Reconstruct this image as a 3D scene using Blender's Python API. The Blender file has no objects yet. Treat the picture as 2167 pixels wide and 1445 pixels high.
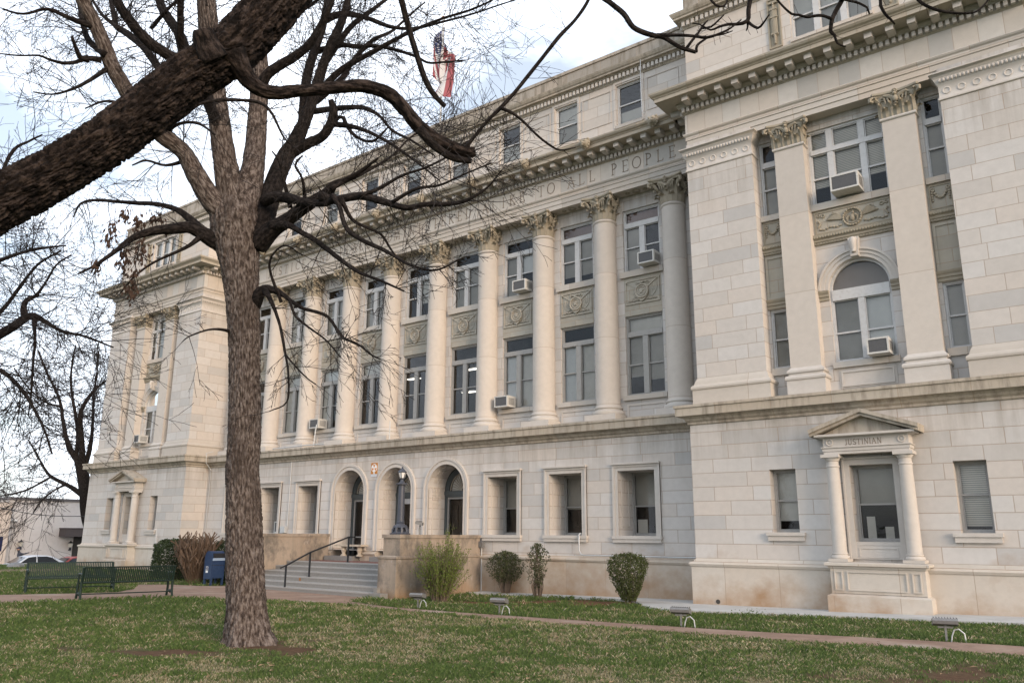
import bpy, math, random
import numpy as np
from mathutils import Vector, Matrix

rng = random.Random(11)
PI = math.pi
scene = bpy.context.scene
COL = scene.collection

# ------------------------------------------------------------------ camera
CAM = np.array([10.0883, -21.6721, 1.823])
YAW, PITCH, ROLL = map(math.radians, (37.5444, 13.4568, 0.3539))
FPX, CX, CY = 1697.38, 1083.5, 722.5
fw = np.array([-math.sin(YAW)*math.cos(PITCH), math.cos(YAW)*math.cos(PITCH), math.sin(PITCH)])
rt = np.array([math.cos(YAW), math.sin(YAW), 0.0])
up = np.cross(rt, fw)
RT = math.cos(ROLL)*rt + math.sin(ROLL)*up
UP = -math.sin(ROLL)*rt + math.cos(ROLL)*up
FH = np.array([-math.sin(YAW), math.cos(YAW), 0.0])
cd = bpy.data.cameras.new('camera')
cam = bpy.data.objects.new('camera', cd)
COL.objects.link(cam)
cam.matrix_world = Matrix(((RT[0], UP[0], -fw[0], CAM[0]), (RT[1], UP[1], -fw[1], CAM[1]),
                           (RT[2], UP[2], -fw[2], CAM[2]), (0, 0, 0, 1)))
cd.sensor_fit = 'HORIZONTAL'
cd.sensor_width = 36
cd.lens = 36*FPX/2167
cd.clip_start = 0.1
cd.clip_end = 3000
scene.camera = cam


def ray(px, py):
    return fw + RT*(px-CX)/FPX + UP*(CY-py)/FPX


def P(px, py, H):
    """survey point at horizontal distance H ahead of the viewpoint"""
    d = ray(px, py)
    return CAM + d*(H/np.dot(d, FH))


def sm(a, b, x):
    t = np.clip((np.asarray(x, float)-a)/(b-a), 0, 1)
    return t*t*(3-2*t)


def gz(x, y):
    x = np.asarray(x, float); y = np.asarray(y, float)
    b = np.interp(x, [-45, -36, -26, -18, -8, -1, 4, 9.5, 14, 40], [0, 0, -.05, -.17, -.2, -.1, -.03, .1, .15, .15])
    z = sm(-8.5, -5.0, y)*b
    z = z-1.25*sm(-40.5, -45, x)
    return z


def G(px, py):
    z = 0.0
    d = ray(px, py)
    for _ in range(12):
        p = CAM + d*((z-CAM[2])/d[2])
        z = float(gz(p[0], p[1]))
    return np.array([p[0], p[1], z])


# ------------------------------------------------------------------ mesh helpers
class MB:
    def __init__(self):
        self.v = []; self.f = []; self.uv = None

    def add(self, vs, fs):
        o = len(self.v)
        self.v += [tuple(map(float, p)) for p in vs]
        self.f += [tuple(i+o for i in f) for f in fs]

    def quad(self, a, b, c, d):
        self.add([a, b, c, d], [(0, 1, 2, 3)])

    def box(self, x0, x1, y0, y1, z0, z1):
        self.add([(x0, y0, z0), (x1, y0, z0), (x1, y1, z0), (x0, y1, z0), (x0, y0, z1), (x1, y0, z1), (x1, y1, z1), (x0, y1, z1)],
                 [(0, 3, 2, 1), (4, 5, 6, 7), (0, 1, 5, 4), (1, 2, 6, 5), (2, 3, 7, 6), (3, 0, 4, 7)])

    def bar(self, a, b, w, h=None, upv=(0, 0, 1)):
        h = h or w
        a = np.array(a, float); b = np.array(b, float)
        d = b-a; d /= np.linalg.norm(d)
        s = np.cross(d, upv)
        if np.linalg.norm(s) < 1e-4: s = np.cross(d, (0, 1, 0))
        s /= np.linalg.norm(s); u = np.cross(s, d)
        vs = []
        for p in (a, b):
            for i, j in ((-1, -1), (1, -1), (1, 1), (-1, 1)):
                vs.append(p+s*i*w/2+u*j*h/2)
        self.add(vs, [(0, 3, 2, 1), (4, 5, 6, 7), (0, 1, 5, 4), (1, 2, 6, 5), (2, 3, 7, 6), (3, 0, 4, 7)])

    def tube(self, pts, rads, n=8, cap=True):
        pts = [np.array(p, float) for p in pts]
        if not hasattr(rads, '__len__'): rads = [rads]*len(pts)
        m = len(pts)
        t0 = pts[1]-pts[0]; t0 /= np.linalg.norm(t0)+1e-9
        s = np.cross(t0, (0, 0, 1))
        if np.linalg.norm(s) < 1e-3: s = np.cross(t0, (1, 0, 0))
        s /= np.linalg.norm(s)
        vs = []
        for i in range(m):
            t = pts[min(i+1, m-1)]-pts[max(i-1, 0)]
            t /= np.linalg.norm(t)+1e-9
            s = s-t*np.dot(s, t); s /= np.linalg.norm(s)+1e-9
            u = np.cross(t, s)
            for k in range(n):
                a = 2*PI*k/n
                vs.append(pts[i]+(s*math.cos(a)+u*math.sin(a))*rads[i])
        fs = []
        for i in range(m-1):
            for k in range(n):
                k2 = (k+1) % n
                fs.append((i*n+k, i*n+k2, (i+1)*n+k2, (i+1)*n+k))
        if cap:
            fs.append(tuple(range(n-1, -1, -1))); fs.append(tuple((m-1)*n+k for k in range(n)))
        self.add(vs, fs)

    def lathe(self, prof, cx=0, cy=0, n=24, cap=True):
        vs = []; fs = []
        for r, z in prof:
            for k in range(n):
                a = 2*PI*k/n
                vs.append((cx+r*math.cos(a), cy+r*math.sin(a), z))
        for i in range(len(prof)-1):
            for k in range(n):
                k2 = (k+1) % n
                fs.append((i*n+k, i*n+k2, (i+1)*n+k2, (i+1)*n+k))
        if cap:
            fs.append(tuple(range(n-1, -1, -1))); fs.append(tuple((len(prof)-1)*n+k for k in range(n)))
        self.add(vs, fs)

    def sweep(self, prof, path, closed_top=False):
        """profile (offset outward, z) along a plan path; outward is right of travel"""
        m = len(path)
        nr = []
        for i in range(m-1):
            d = np.array(path[i+1], float)-np.array(path[i], float); d /= np.linalg.norm(d)
            nr.append(np.array([d[1], -d[0]]))
        vs = []
        for i in range(m):
            if i == 0: o = nr[0]
            elif i == m-1: o = nr[-1]
            else: o = (nr[i-1]+nr[i])/(1+np.dot(nr[i-1], nr[i]))
            for d, z in prof:
                vs.append((path[i][0]+o[0]*d, path[i][1]+o[1]*d, z))
        k = len(prof); fs = []
        for i in range(m-1):
            for j in range(k-1):
                fs.append((i*k+j, (i+1)*k+j, (i+1)*k+j+1, i*k+j+1))
        fs.append(tuple(range(k)))
        fs.append(tuple((m-1)*k+j for j in range(k-1, -1, -1)))
        self.add(vs, fs)

    def prism(self, pts, y0, y1):
        """polygon in x,z extruded from y0 (front) to y1 (back); star-shaped or convex"""
        n = len(pts)
        vs = [(x, y0, z) for x, z in pts]+[(x, y1, z) for x, z in pts]
        fs = [tuple(range(n)), tuple(range(2*n-1, n-1, -1))]
        for i in range(n):
            j = (i+1) % n
            fs.append((i, i+n, j+n, j))
        self.add(vs, fs)

    def slab(self, pts, z0f, z1f):
        """plan polygon with bottom and top height functions"""
        n = len(pts)
        vs = [(x, y, z0f(x, y)) for x, y in pts]+[(x, y, z1f(x, y)) for x, y in pts]
        fs = [tuple(range(n, 2*n))]
        for i in range(n):
            j = (i+1) % n
            fs.append((i, j, j+n, i+n))
        self.add(vs, fs)

    def ball(self, c, r, n=10, m=7, sq=(1, 1, 1)):
        vs = []; fs = []
        for i in range(m+1):
            th = PI*i/m
            for k in range(n):
                a = 2*PI*k/n
                vs.append((c[0]+r*sq[0]*math.sin(th)*math.cos(a), c[1]+r*sq[1]*math.sin(th)*math.sin(a), c[2]-r*sq[2]*math.cos(th)))
        for i in range(m):
            for k in range(n):
                k2 = (k+1) % n
                fs.append((i*n+k, i*n+k2, (i+1)*n+k2, (i+1)*n+k))
        self.add(vs, fs)

    def torus(self, c, R, r, n=24, m=8, axis='y', sq=1.0):
        vs = []; fs = []
        for i in range(n):
            a = 2*PI*i/n
            for k in range(m):
                b = 2*PI*k/m
                q = R+r*math.cos(b); w = r*math.sin(b)*sq
                if axis == 'y': vs.append((c[0]+q*math.cos(a), c[1]+w, c[2]+q*math.sin(a)))
                else: vs.append((c[0]+q*math.cos(a), c[1]+q*math.sin(a), c[2]+w))
        for i in range(n):
            for k in range(m):
                fs.append((i*m+k, ((i+1) % n)*m+k, ((i+1) % n)*m+(k+1) % m, i*m+(k+1) % m))
        self.add(vs, fs)

    def merge(self, other, loc=(0, 0, 0), rz=0, sx=1):
        c, s = math.cos(rz), math.sin(rz)
        vs = [(loc[0]+sx*(c*x-s*y), loc[1]+s*x+c*y, loc[2]+z) for x, y, z in other.v]
        fs = other.f if sx > 0 else [tuple(reversed(f)) for f in other.f]
        self.add(vs, fs)

    def mesh(self, name, mat, smooth=None):
        me = bpy.data.meshes.new(name)
        me.from_pydata(self.v, [], self.f)
        if mat: me.materials.append(mat)
        if smooth is not None:
            me.polygons.foreach_set('use_smooth', [True]*len(me.polygons))
            me.set_sharp_from_angle(angle=math.radians(smooth))
        me.update()
        return me

    def build(self, name, mat, parent=None, smooth=None):
        return link(name, self.mesh(name, mat, smooth), parent)


def link(name, data, parent=None, loc=None):
    o = bpy.data.objects.new(name, data)
    COL.objects.link(o)
    if parent is not None: o.parent = parent
    if loc is not None: o.location = loc
    return o


def tag(o, label=None, cat=None, group=None, kind=None):
    if label: o['label'] = label
    if cat: o['category'] = cat
    if group: o['group'] = group
    if kind: o['kind'] = kind
    return o


def thing(name, label, cat, loc=(0, 0, 0), rz=0, group=None):
    o = bpy.data.objects.new(name, None)
    COL.objects.link(o)
    o.empty_display_size = .2
    o.location = loc; o.rotation_euler = (0, 0, rz)
    return tag(o, label, cat, group)


def copy_tree(o, parent=None):
    c = o.copy(); COL.objects.link(c)
    c.parent = parent
    for ch in list(o.children): copy_tree(ch, c)
    return c


# numpy value noise
def vnoise(x, y, seed=0, per=None):
    xi = np.floor(x).astype(np.int64); yi = np.floor(y).astype(np.int64)
    fx = x-xi; fy = y-yi
    fx = fx*fx*(3-2*fx); fy = fy*fy*(3-2*fy)

    def h(a, b):
        if per: a = np.mod(a, per)
        n = (a*374761393+b*668265263+seed*974634541) & 0x7fffffff
        n = (n ^ (n >> 13))*1274126177 & 0x7fffffff
        return ((n ^ (n >> 16)) & 0xffff)/65535.0
    return (h(xi, yi)*(1-fx)+h(xi+1, yi)*fx)*(1-fy)+(h(xi, yi+1)*(1-fx)+h(xi+1, yi+1)*fx)*fy


def fbm(x, y, seed=0, o=4):
    s = 0; a = .5; t = 0
    for i in range(o):
        s = s+a*vnoise(x*2**i+17*i, y*2**i+31*i, seed+i); t += a; a *= .5
    return s/t


# ------------------------------------------------------------------ materials
class NT:
    def __init__(self, name):
        self.m = bpy.data.materials.new(name); self.m.use_nodes = True
        self.t = self.m.node_tree; self.n = self.t.nodes; self.n.clear()
        self.out = self.n.new('ShaderNodeOutputMaterial')

    def node(self, typ, ins=None, **kw):
        nd = self.n.new(typ)
        for k, v in kw.items(): setattr(nd, k, v)
        for k, v in (ins or {}).items():
            s = nd.inputs[k]
            if isinstance(v, bpy.types.NodeSocket): self.t.links.new(v, s)
            else: s.default_value = v
        return nd

    def math(self, op, a, b=0.0, clamp=False):
        nd = self.n.new('ShaderNodeMath'); nd.operation = op; nd.use_clamp = clamp
        for i, v in enumerate((a, b)):
            if isinstance(v, bpy.types.NodeSocket): self.t.links.new(v, nd.inputs[i])
            else: nd.inputs[i].default_value = v
        return nd.outputs[0]

    def mix(self, fac, a, b, blend='MIX'):
        nd = self.n.new('ShaderNodeMix'); nd.data_type = 'RGBA'; nd.blend_type = blend
        for s, v in ((nd.inputs[0], fac), (nd.inputs[6], a), (nd.inputs[7], b)):
            if isinstance(v, bpy.types.NodeSocket): self.t.links.new(v, s)
            else: s.default_value = v if not isinstance(v, tuple) else (*v[:3], 1)
        return nd.outputs[2]

    def ramp(self, fac, stops):
        nd = self.n.new('ShaderNodeValToRGB')
        e = nd.color_ramp.elements
        while len(e) < len(stops): e.new(0.5)
        for i, (p, c) in enumerate(stops):
            e[i].position = p; e[i].color = (*c, 1) if len(c) == 3 else c
        self.t.links.new(fac, nd.inputs[0])
        return nd.outputs[0]

    def noise(self, vec, scale, detail=4, rough=.55):
        return self.node('ShaderNodeTexNoise', {'Vector': vec, 'Scale': scale, 'Detail': detail, 'Roughness': rough}).outputs[0]

    def scalev(self, vec, s):
        nd = self.node('ShaderNodeMapping', {'Vector': vec}); nd.inputs['Scale'].default_value = s
        return nd.outputs[0]

    def finish(self, color, rough=.8, bump=None, bs=.3, bd=.02, spec=.3, metal=0.0, extra=None):
        ins = {'Base Color': color if isinstance(color, bpy.types.NodeSocket) else (*color, 1), 'Roughness': rough, 'Specular IOR Level': spec, 'Metallic': metal}
        if bump is not None:
            b = self.node('ShaderNodeBump', {'Height': bump, 'Strength': bs, 'Distance': bd})
            ins['Normal'] = b.outputs[0]
        if extra: ins.update(extra)
        p = self.node('ShaderNodeBsdfPrincipled', ins)
        self.t.links.new(p.outputs[0], self.out.inputs[0])
        return self.m


def stone(name, course, bw, tint=(1, 1, 1), zoff=0.0, xoff=0.0, clay=None, grime=.0, mortar=.010, contrast=1.0, patch=0.0, drip=None):
    t = NT(name)
    g = t.node('ShaderNodeNewGeometry')
    pos = g.outputs['Position']
    sp = t.node('ShaderNodeSeparateXYZ', {0: pos}); sn = t.node('ShaderNodeSeparateXYZ', {0: g.outputs['True Normal']})
    ay = t.math('ABSOLUTE', sn.outputs[1])
    front = t.math('GREATER_THAN', ay, .5)
    u = t.math('ADD', t.math('MULTIPLY', sp.outputs[0], front), t.math('MULTIPLY', sp.outputs[1], t.math('SUBTRACT', 1.0, front)))
    n1 = t.noise(pos, .9, 5); n2 = t.noise(pos, 5.5, 5, .6); n3 = t.noise(pos, 55, 3, .6)
    if course:
        v = t.node('ShaderNodeCombineXYZ', {0: t.math('ADD', u, xoff), 1: t.math('ADD', sp.outputs[2], zoff+100*course)})
        br = t.node('ShaderNodeTexBrick', {'Vector': v.outputs[0], 'Color1': (0, 0, 0, 1), 'Color2': (1, 1, 1, 1), 'Mortar': (.5, .5, .5, 1), 'Scale': 1.0,
                                           'Mortar Size': mortar, 'Mortar Smooth': .3, 'Bias': 0.0, 'Brick Width': bw, 'Row Height': course})
        br.offset = .42; br.offset_frequency = 2; br.squash = 1.45; br.squash_frequency = 3
        bfac = br.outputs[0]; mfac = br.outputs[1]
    else:
        bfac = n1; mfac = None
    c = contrast
    A = np.array([.538, .498, .458]); Bc = np.array([.428, .422, .416]); D = np.array([.575, .512, .455]); E2 = np.array([.585, .565, .545])
    M0 = (A+Bc+D+E2)/4
    cs = [tuple((M0+(q-M0)*c)*np.array(tint)) for q in (Bc, A, E2, D)]
    col = t.ramp(bfac, [(0.0, cs[0]), (.3, cs[1]), (.62, cs[2]), (1.0, cs[3])])
    # mottled weathering inside each block
    col = t.mix(t.math('MULTIPLY', t.math('SUBTRACT', n2, .35, True), .55), col, tuple(np.array([.34, .325, .305])*np.array(tint)))
    pale = t.math('MULTIPLY', t.math('SUBTRACT', n1, .54, True), 1.5, True)
    col = t.mix(pale, col, tuple(np.array([.58, .56, .53])*np.array(tint)))
    if grime:
        st = t.noise(t.scalev(pos, (3.2, 3.2, .45)), 1.6, 5, .65)
        gf = t.math('MULTIPLY', t.math('SUBTRACT', st, .46, True), 4.5*grime, True)
        col = t.mix(gf, col, (.235, .205, .165))
    if drip:
        zt_, dh = drip
        st = t.noise(t.scalev(pos, (2.2, 2.2, .22)), 1.5, 5, .65)
        up_ = t.math('SUBTRACT', 1.0, t.math('DIVIDE', t.math('SUBTRACT', zt_, sp.outputs[2]), dh), True)
        df = t.math('MULTIPLY', t.math('MULTIPLY', t.math('SUBTRACT', st, .42, True), 2.6, True), up_)
        col = t.mix(df, col, (.30, .265, .225))
    if patch:
        pt = t.math('MULTIPLY', t.math('SUBTRACT', t.noise(t.scalev(pos, (1, 1, .8)), 1.35, 7, .68), .46, True), 9.0*patch, True)
        col = t.mix(pt, col, (.16, .14, .12))
        ef = t.math('MULTIPLY', t.math('SUBTRACT', t.noise(t.scalev(pos, (1.6, 1.6, .7)), 2.6, 6, .7), .60, True), 6.0*patch, True)
        col = t.mix(ef, col, (.47, .44, .41))
    if clay:
        zb, h = clay
        zz = t.math('DIVIDE', t.math('SUBTRACT', sp.outputs[2], zb), h)
        cf = t.math('SUBTRACT', t.math('ADD', t.math('MULTIPLY', t.noise(t.scalev(pos, (.45, .45, .5)), 1.9, 6, .62), 2.7), -.62), zz, True)
        col = t.mix(t.math('MULTIPLY', cf, .85, True), col, (.30, .175, .085))
    hgt = t.math('ADD', t.math('MULTIPLY', n2, .5), t.math('MULTIPLY', n3, .35))
    if mfac is not None:
        col = t.mix(t.math('MULTIPLY', mfac, .6), col, (.30, .215, .15))
        hgt = t.math('SUBTRACT', hgt, t.math('MULTIPLY', mfac, .5))
    return t.finish(col, .85, hgt, .35, .02, .2)


def plainmat(name, col, rough=.5, var=.15, scale=8, bs=.1, spec=.4, metal=0.0, dirt=None):
    t = NT(name)
    pos = t.node('ShaderNodeNewGeometry').outputs['Position']
    n = t.noise(pos, scale, 4)
    c = t.mix(n, tuple(np.array(col)*(1-var)), tuple(np.array(col)*(1+var)))
    if dirt:
        c = t.mix(t.math('MULTIPLY', t.math('SUBTRACT', t.noise(pos, scale*2.3, 5, .65), .5, True), 2.2, True), c, dirt)
    return t.finish(c, rough, t.noise(pos, scale*6, 3), bs, .01, spec, metal)


M = {}
M['ashlar_low'] = stone('limestone ashlar', .389, 1.12, zoff=-1.19, clay=(-.2, 1.9), contrast=.7, mortar=.012, drip=(4.95, 1.5))
M['ashlar_up'] = stone('limestone ashlar upper', .42, .92, zoff=-6.3, contrast=.72, mortar=.011, drip=(13.0, 2.0))
M['ashlar_attic'] = stone('limestone ashlar attic', .42, .95, tint=(1.0, .975, .945), zoff=-15.5, contrast=.8)
M['plinth'] = stone('limestone plinth', 1.3, 1.5, zoff=.2, clay=(-.2, 1.25), contrast=.6, tint=(.96, .93, .87))
M['plinth_red'] = stone('clay splashed plinth', 1.3, 1.5, zoff=.2, clay=(-.2, 1.9), contrast=.6, tint=(.94, .89, .81))
M['trim'] = stone('limestone trim', .0, 0, tint=(.97, .95, .92), contrast=.7)
M['trim_course'] = stone('limestone trim coursed', 30., 1.25, zoff=-14, tint=(.93, .90, .85), contrast=.8)
M['cornice'] = stone('weathered shade toned cornice', 30., 1.25, zoff=-14, tint=(.76, .72, .63), contrast=.8, grime=.25)  # tan weathered stone, tint also lowered to paint in deeper soffit shade
M['frieze'] = stone('limestone frieze', 30., .58, zoff=-14, tint=(.94, .93, .90), contrast=1.0)
M['ledge'] = stone('weathered limestone ledge', 30., 1.6, zoff=-4, tint=(.78, .73, .64), contrast=.7, grime=.9)
M['parapet'] = stone('weathered parapet', .6, 1.5, zoff=-18.4, tint=(.70, .66, .60), contrast=.9, grime=1.3)
M['shaft'] = stone('limestone drums', 2.32, 400, zoff=-6.1, tint=(1.03, .99, .94), contrast=.35, mortar=.009)
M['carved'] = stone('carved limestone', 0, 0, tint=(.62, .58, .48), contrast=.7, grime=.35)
M['spandrel'] = stone('grey green spandrel stone', .36, .75, tint=(.72, .71, .64), contrast=.7, grime=.12)
M['terrace'] = stone('stained concrete', 0, 0, tint=(.60, .52, .44), contrast=1.2, grime=.5, clay=(-.3, .7), patch=.75)
M['letter'] = plainmat('shade toned lettering', (.25, .205, .165), .9, .1)  # dark colour stands for the shade and dirt of carved grooves
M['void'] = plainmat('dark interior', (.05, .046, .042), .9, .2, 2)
M['frame_up'] = plainmat('pale painted metal', (.53, .525, .52), .5, .06, 5, dirt=(.38, .36, .34))
M['frame_low'] = plainmat('grey painted metal', (.335, .325, .31), .5, .08, 5, dirt=(.24, .22, .20))
M['bronze'] = plainmat('dark bronze frame', (.085, .10, .105), .4, .2, 9)
M['black_iron'] = plainmat('black painted iron', (.018, .02, .024), .4, .2, 12)
M['lamp_iron'] = plainmat('blue grey cast iron', (.055, .062, .082), .45, .2, 10, dirt=(.10, .10, .11))
M['bench_green'] = plainmat('dark green enamel', (.013, .027, .021), .5, .2, 12, spec=.25)
M['mail_blue'] = plainmat('postal blue paint', (.014, .034, .088), .42, .12, 6, dirt=(.05, .08, .14))
M['white_paint'] = plainmat('white paint', (.78, .78, .77), .5, .05)
M['ac_case'] = plainmat('beige metal casing', (.55, .54, .51), .5, .06, 9, dirt=(.30, .28, .25))
M['ac_grille'] = plainmat('dark grille', (.085, .085, .088), .6, .2, 20)
M['galv'] = plainmat('galvanised conduit', (.52, .53, .53), .45, .1, 12, metal=.3)
M['tread'] = plainmat('pale granite tread', (.33, .32, .305), .8, .2, 25, bs=.1, spec=.2)  # step tops in a paler granite than the risers
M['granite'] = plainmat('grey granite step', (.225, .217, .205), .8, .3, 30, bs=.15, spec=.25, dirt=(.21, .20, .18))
M['brick_floor'] = plainmat('red brick paving', (.20, .095, .075), .85, .25, 9)
M['rust'] = plainmat('rusty steel', (.27, .13, .055), .8, .3, 14)
M['flood'] = plainmat('aged aluminium', (.20, .20, .20), .55, .25, 16, metal=.3, dirt=(.09, .085, .08))
M['stone_seat'] = stone('cast stone bench', 0, 0, tint=(.88, .80, .68), grime=.4)


def glassmat():
    t = NT('window glass')
    pos = t.node('ShaderNodeNewGeometry').outputs['Position']
    b = t.node('ShaderNodeBump', {'Height': t.noise(pos, 1.9, 3), 'Strength': .22, 'Distance': .02})
    gl = t.node('ShaderNodeBsdfGlossy', {'Color': (.85, .86, .87, 1), 'Roughness': .04, 'Normal': b.outputs[0]})
    tr = t.node('ShaderNodeBsdfTransparent', {'Color': (.86, .85, .83, 1)})
    fr = t.node('ShaderNodeFresnel', {'IOR': 1.52, 'Normal': b.outputs[0]})
    f = t.math('ADD', t.math('MULTIPLY', fr.outputs[0], 1.15), .0, True)
    mx = t.node('ShaderNodeMixShader', {0: f, 1: tr.outputs[0], 2: gl.outputs[0]})
    t.t.links.new(mx.outputs[0], t.out.inputs[0])
    return t.m


M['glass'] = glassmat()


def blindmat(name, col, slats=True):
    t = NT(name)
    pos = t.node('ShaderNodeNewGeometry').outputs['Position']
    c = t.mix(t.noise(pos, 3, 3), tuple(np.array(col)*.85), tuple(np.array(col)*1.1))
    if slats:
        z = t.node('ShaderNodeSeparateXYZ', {0: pos}).outputs[2]
        w = t.math('SINE', t.math('MULTIPLY', z, 2*PI/.05))
        c = t.mix(t.math('GREATER_THAN', w, .45), c, tuple(np.array(col)*.45))
    return t.finish(c, .7)


M['blind_slat'] = blindmat('venetian blind', (.80, .77, .70))
M['blind_grey'] = blindmat('grey roller shade', (.74, .72, .67), False)
M['blind_pale'] = blindmat('pale roller shade', (.84, .85, .84), False)
M['screen'] = blindmat('insect screen', (.47, .45, .41), False)
M['fan_shade'] = blindmat('dim arch shade', (.20, .18, .165), False)
M['blind_red'] = blindmat('reddish transom shade', (.27, .19, .165), False)
t_ = NT('fluorescent tube')
e_ = t_.node('ShaderNodeEmission', {'Color': (1, .96, .86, 1), 'Strength': 1.9})
t_.t.links.new(e_.outputs[0], t_.out.inputs[0])
M['tube'] = t_.m
# ------------------------------------------------------------------ the courthouse
XA, BAY = -1.142, 2.7
XL = -26.58                      # inner face of the far pavilion
bays = [XA-BAY*(i+.5) for i in range(9)]
cols = [XA-BAY*i for i in range(10)]
house = thing('courthouse', 'pale limestone courthouse with giant columns, pavilions and carved frieze', 'building', (0, 0, 0))


def part(name, mb, mat, parent=None, smooth=None):
    return mb.build(name, M[mat] if isinstance(mat, str) else mat, parent or house, smooth)


def wall(mb, x0, x1, z0, z1, y, ops, depth):
    """front face with openings (xa, xb, za, zb, arch) and their reveals"""
    xs = sorted({x0, x1, *[o[0] for o in ops], *[o[1] for o in ops]})
    top = lambda o: o[3]+((o[1]-o[0])/2 if o[4] else 0)
    zs = sorted({z0, z1, *[o[2] for o in ops], *[top(o) for o in ops]})
    for i in range(len(xs)-1):
        for j in range(len(zs)-1):
            cx, cz = (xs[i]+xs[i+1])/2, (zs[j]+zs[j+1])/2
            if any(o[0] < cx < o[1] and o[2] < cz < top(o) for o in ops): continue
            mb.quad((xs[i], y, zs[j]), (xs[i+1], y, zs[j]), (xs[i+1], y, zs[j+1]), (xs[i], y, zs[j+1]))
    for a, b, za, zb, arch in ops:
        yb = y+depth
        mb.quad((a, y, za), (a, y, zb), (a, yb, zb), (a, yb, za))
        mb.quad((b, y, zb), (b, y, za), (b, yb, za), (b, yb, zb))
        mb.quad((a, y, za), (a, yb, za), (b, yb, za), (b, y, za))
        if not arch:
            mb.quad((a, y, zb), (b, y, zb), (b, yb, zb), (a, yb, zb))
        else:
            r = (b-a)/2; c = (a+b)/2; n = 24; zt = zb+r
            q = [(c-r*math.cos(PI*k/n), zb+r*math.sin(PI*k/n)) for k in range(n+1)]
            for k in range(n):
                (xa_, za_), (xb_, zb_) = q[k], q[k+1]
                mb.quad((xa_, y, za_), (xb_, y, zb_), (xb_, y, zt), (xa_, y, zt))
                mb.quad((xa_, y, za_), (xa_, yb, za_), (xb_, yb, zb_), (xb_, y, zb_))


def ring(mb, xc, zs, r0, r1, y0, y1, zbot=None, n=28):
    """half ring (with legs when zbot is given) between radii, extruded y0..y1"""
    q = []
    for k in range(n+1):
        a = PI*k/n
        q.append((-math.cos(a), math.sin(a)))
    inner = [(xc+r0*x, zs+r0*z) for x, z in q]; outer = [(xc+r1*x, zs+r1*z) for x, z in q]
    if zbot is not None:
        inner = [(xc-r0, zbot)]+inner+[(xc+r0, zbot)]; outer = [(xc-r1, zbot)]+outer+[(xc+r1, zbot)]
    for k in range(len(inner)-1):
        a, b, c, d = inner[k], inner[k+1], outer[k+1], outer[k]
        vs = [(p[0], yy, p[1]) for yy in (y0, y1) for p in (a, b, c, d)]
        mb.add(vs, [(0, 1, 2, 3), (7, 6, 5, 4), (0, 4, 5, 1), (3, 2, 6, 7), (1, 5, 6, 2), (0, 3, 7, 4)])


def frame(mb, x0, x1, z0, z1, w, y0, y1, sides='LRTB'):
    if 'L' in sides: mb.box(x0, x0+w, y0, y1, z0, z1)
    if 'R' in sides: mb.box(x1-w, x1, y0, y1, z0, z1)
    xa = x0+(w if 'L' in sides else 0); xb = x1-(w if 'R' in sides else 0)
    if 'T' in sides: mb.box(xa, xb, y0, y1, z1-w, z1)
    if 'B' in sides: mb.box(xa, xb, y0, y1, z0, z0+w)


def window(xc, y, hw, z0, z1, rd, fmat, transom=None, mulls=(), meet=None, shades=(), sill=None, parent=None, arch=None, fw_=.06, label=None, thru=False):
    w = thing('window', None, None, (xc, y, 0)); w.parent = parent or house
    if label: w['label'] = label
    f = MB(); g = MB()
    ya, yb = rd-.02, rd+.10
    top = z1
    frame(f, -hw, hw, z0, z1, fw_, ya, yb, 'LRB' if arch else 'LRTB')
    if arch: ring(f, 0, z1, hw-fw_, hw, ya, yb)
    xs = [-hw+fw_]
    for a, b in mulls:
        f.box(a, b, ya-.015, yb-.01, z0+fw_, (transom[0] if transom and not thru else z1-(fw_ if not arch else 0))); xs += [a, b]
    xs.append(hw-fw_)
    cells = [(xs[i], xs[i+1]) for i in range(0, len(xs), 2)]
    ztop = z1 if arch else z1-fw_
    if transom:
        f.box(-hw+fw_, hw-fw_, ya-.03, yb-.02, transom[0], transom[1])
        zs_top = transom[0]
        if not arch:
            for a, b in (cells if thru else [(-hw+fw_, hw-fw_)]): frame(f, a, b, transom[1], ztop, .03, ya+.03, yb-.03)
    else: zs_top = ztop
    for a, b in cells:
        zb_ = z0+fw_
        if meet:
            frame(f, a, b, meet-.02, zs_top, .026, ya+.03, yb-.055)
            frame(f, a, b, zb_, meet+.02, .026, ya+.058, yb-.02)
            f.box(a, b, ya+.025, yb-.03, meet-.022, meet+.022)
        else: frame(f, a, b, zb_, zs_top, .035, ya+.03, yb-.03)
    f.build('frame', M[fmat], w)
    g.quad((-hw+.02, rd+.05, z0+.03), (hw-.02, rd+.05, z0+.03), (hw-.02, rd+.05, z1-.02), (-hw+.02, rd+.05, z1-.02))
    if arch:
        n = 20; r = hw-.02
        for k in range(n):
            a0, a1 = PI*k/n, PI*(k+1)/n
            g.add([(0, rd+.05, z1-.02), (-r*math.cos(a0), rd+.05, z1-.02+r*math.sin(a0)), (-r*math.cos(a1), rd+.05, z1-.02+r*math.sin(a1))], [(0, 1, 2)])
    g.build('pane', M['glass'], w)
    for (a, b, za, zb_, mt) in shades:
        s = MB()
        if arch and zb_ > z1:
            n = 20; r = hw-.03
            pts = [(-r*math.cos(PI*k/n), zb_ - r + r*math.sin(PI*k/n)) for k in range(n+1)]
            s.prism([(x, z) for x, z in pts], rd+.115, rd+.125)
        else: s.box(a, b, rd+.115, rd+.125, za, zb_)
        s.build('blind', M[mt], w)
    if sill:
        s = MB(); s.box(-hw-sill[0], hw+sill[0], -sill[1], rd+.02, z0-sill[2], z0-.0)
        s.build('sill', M['trim_course'], w)
    return w


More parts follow.
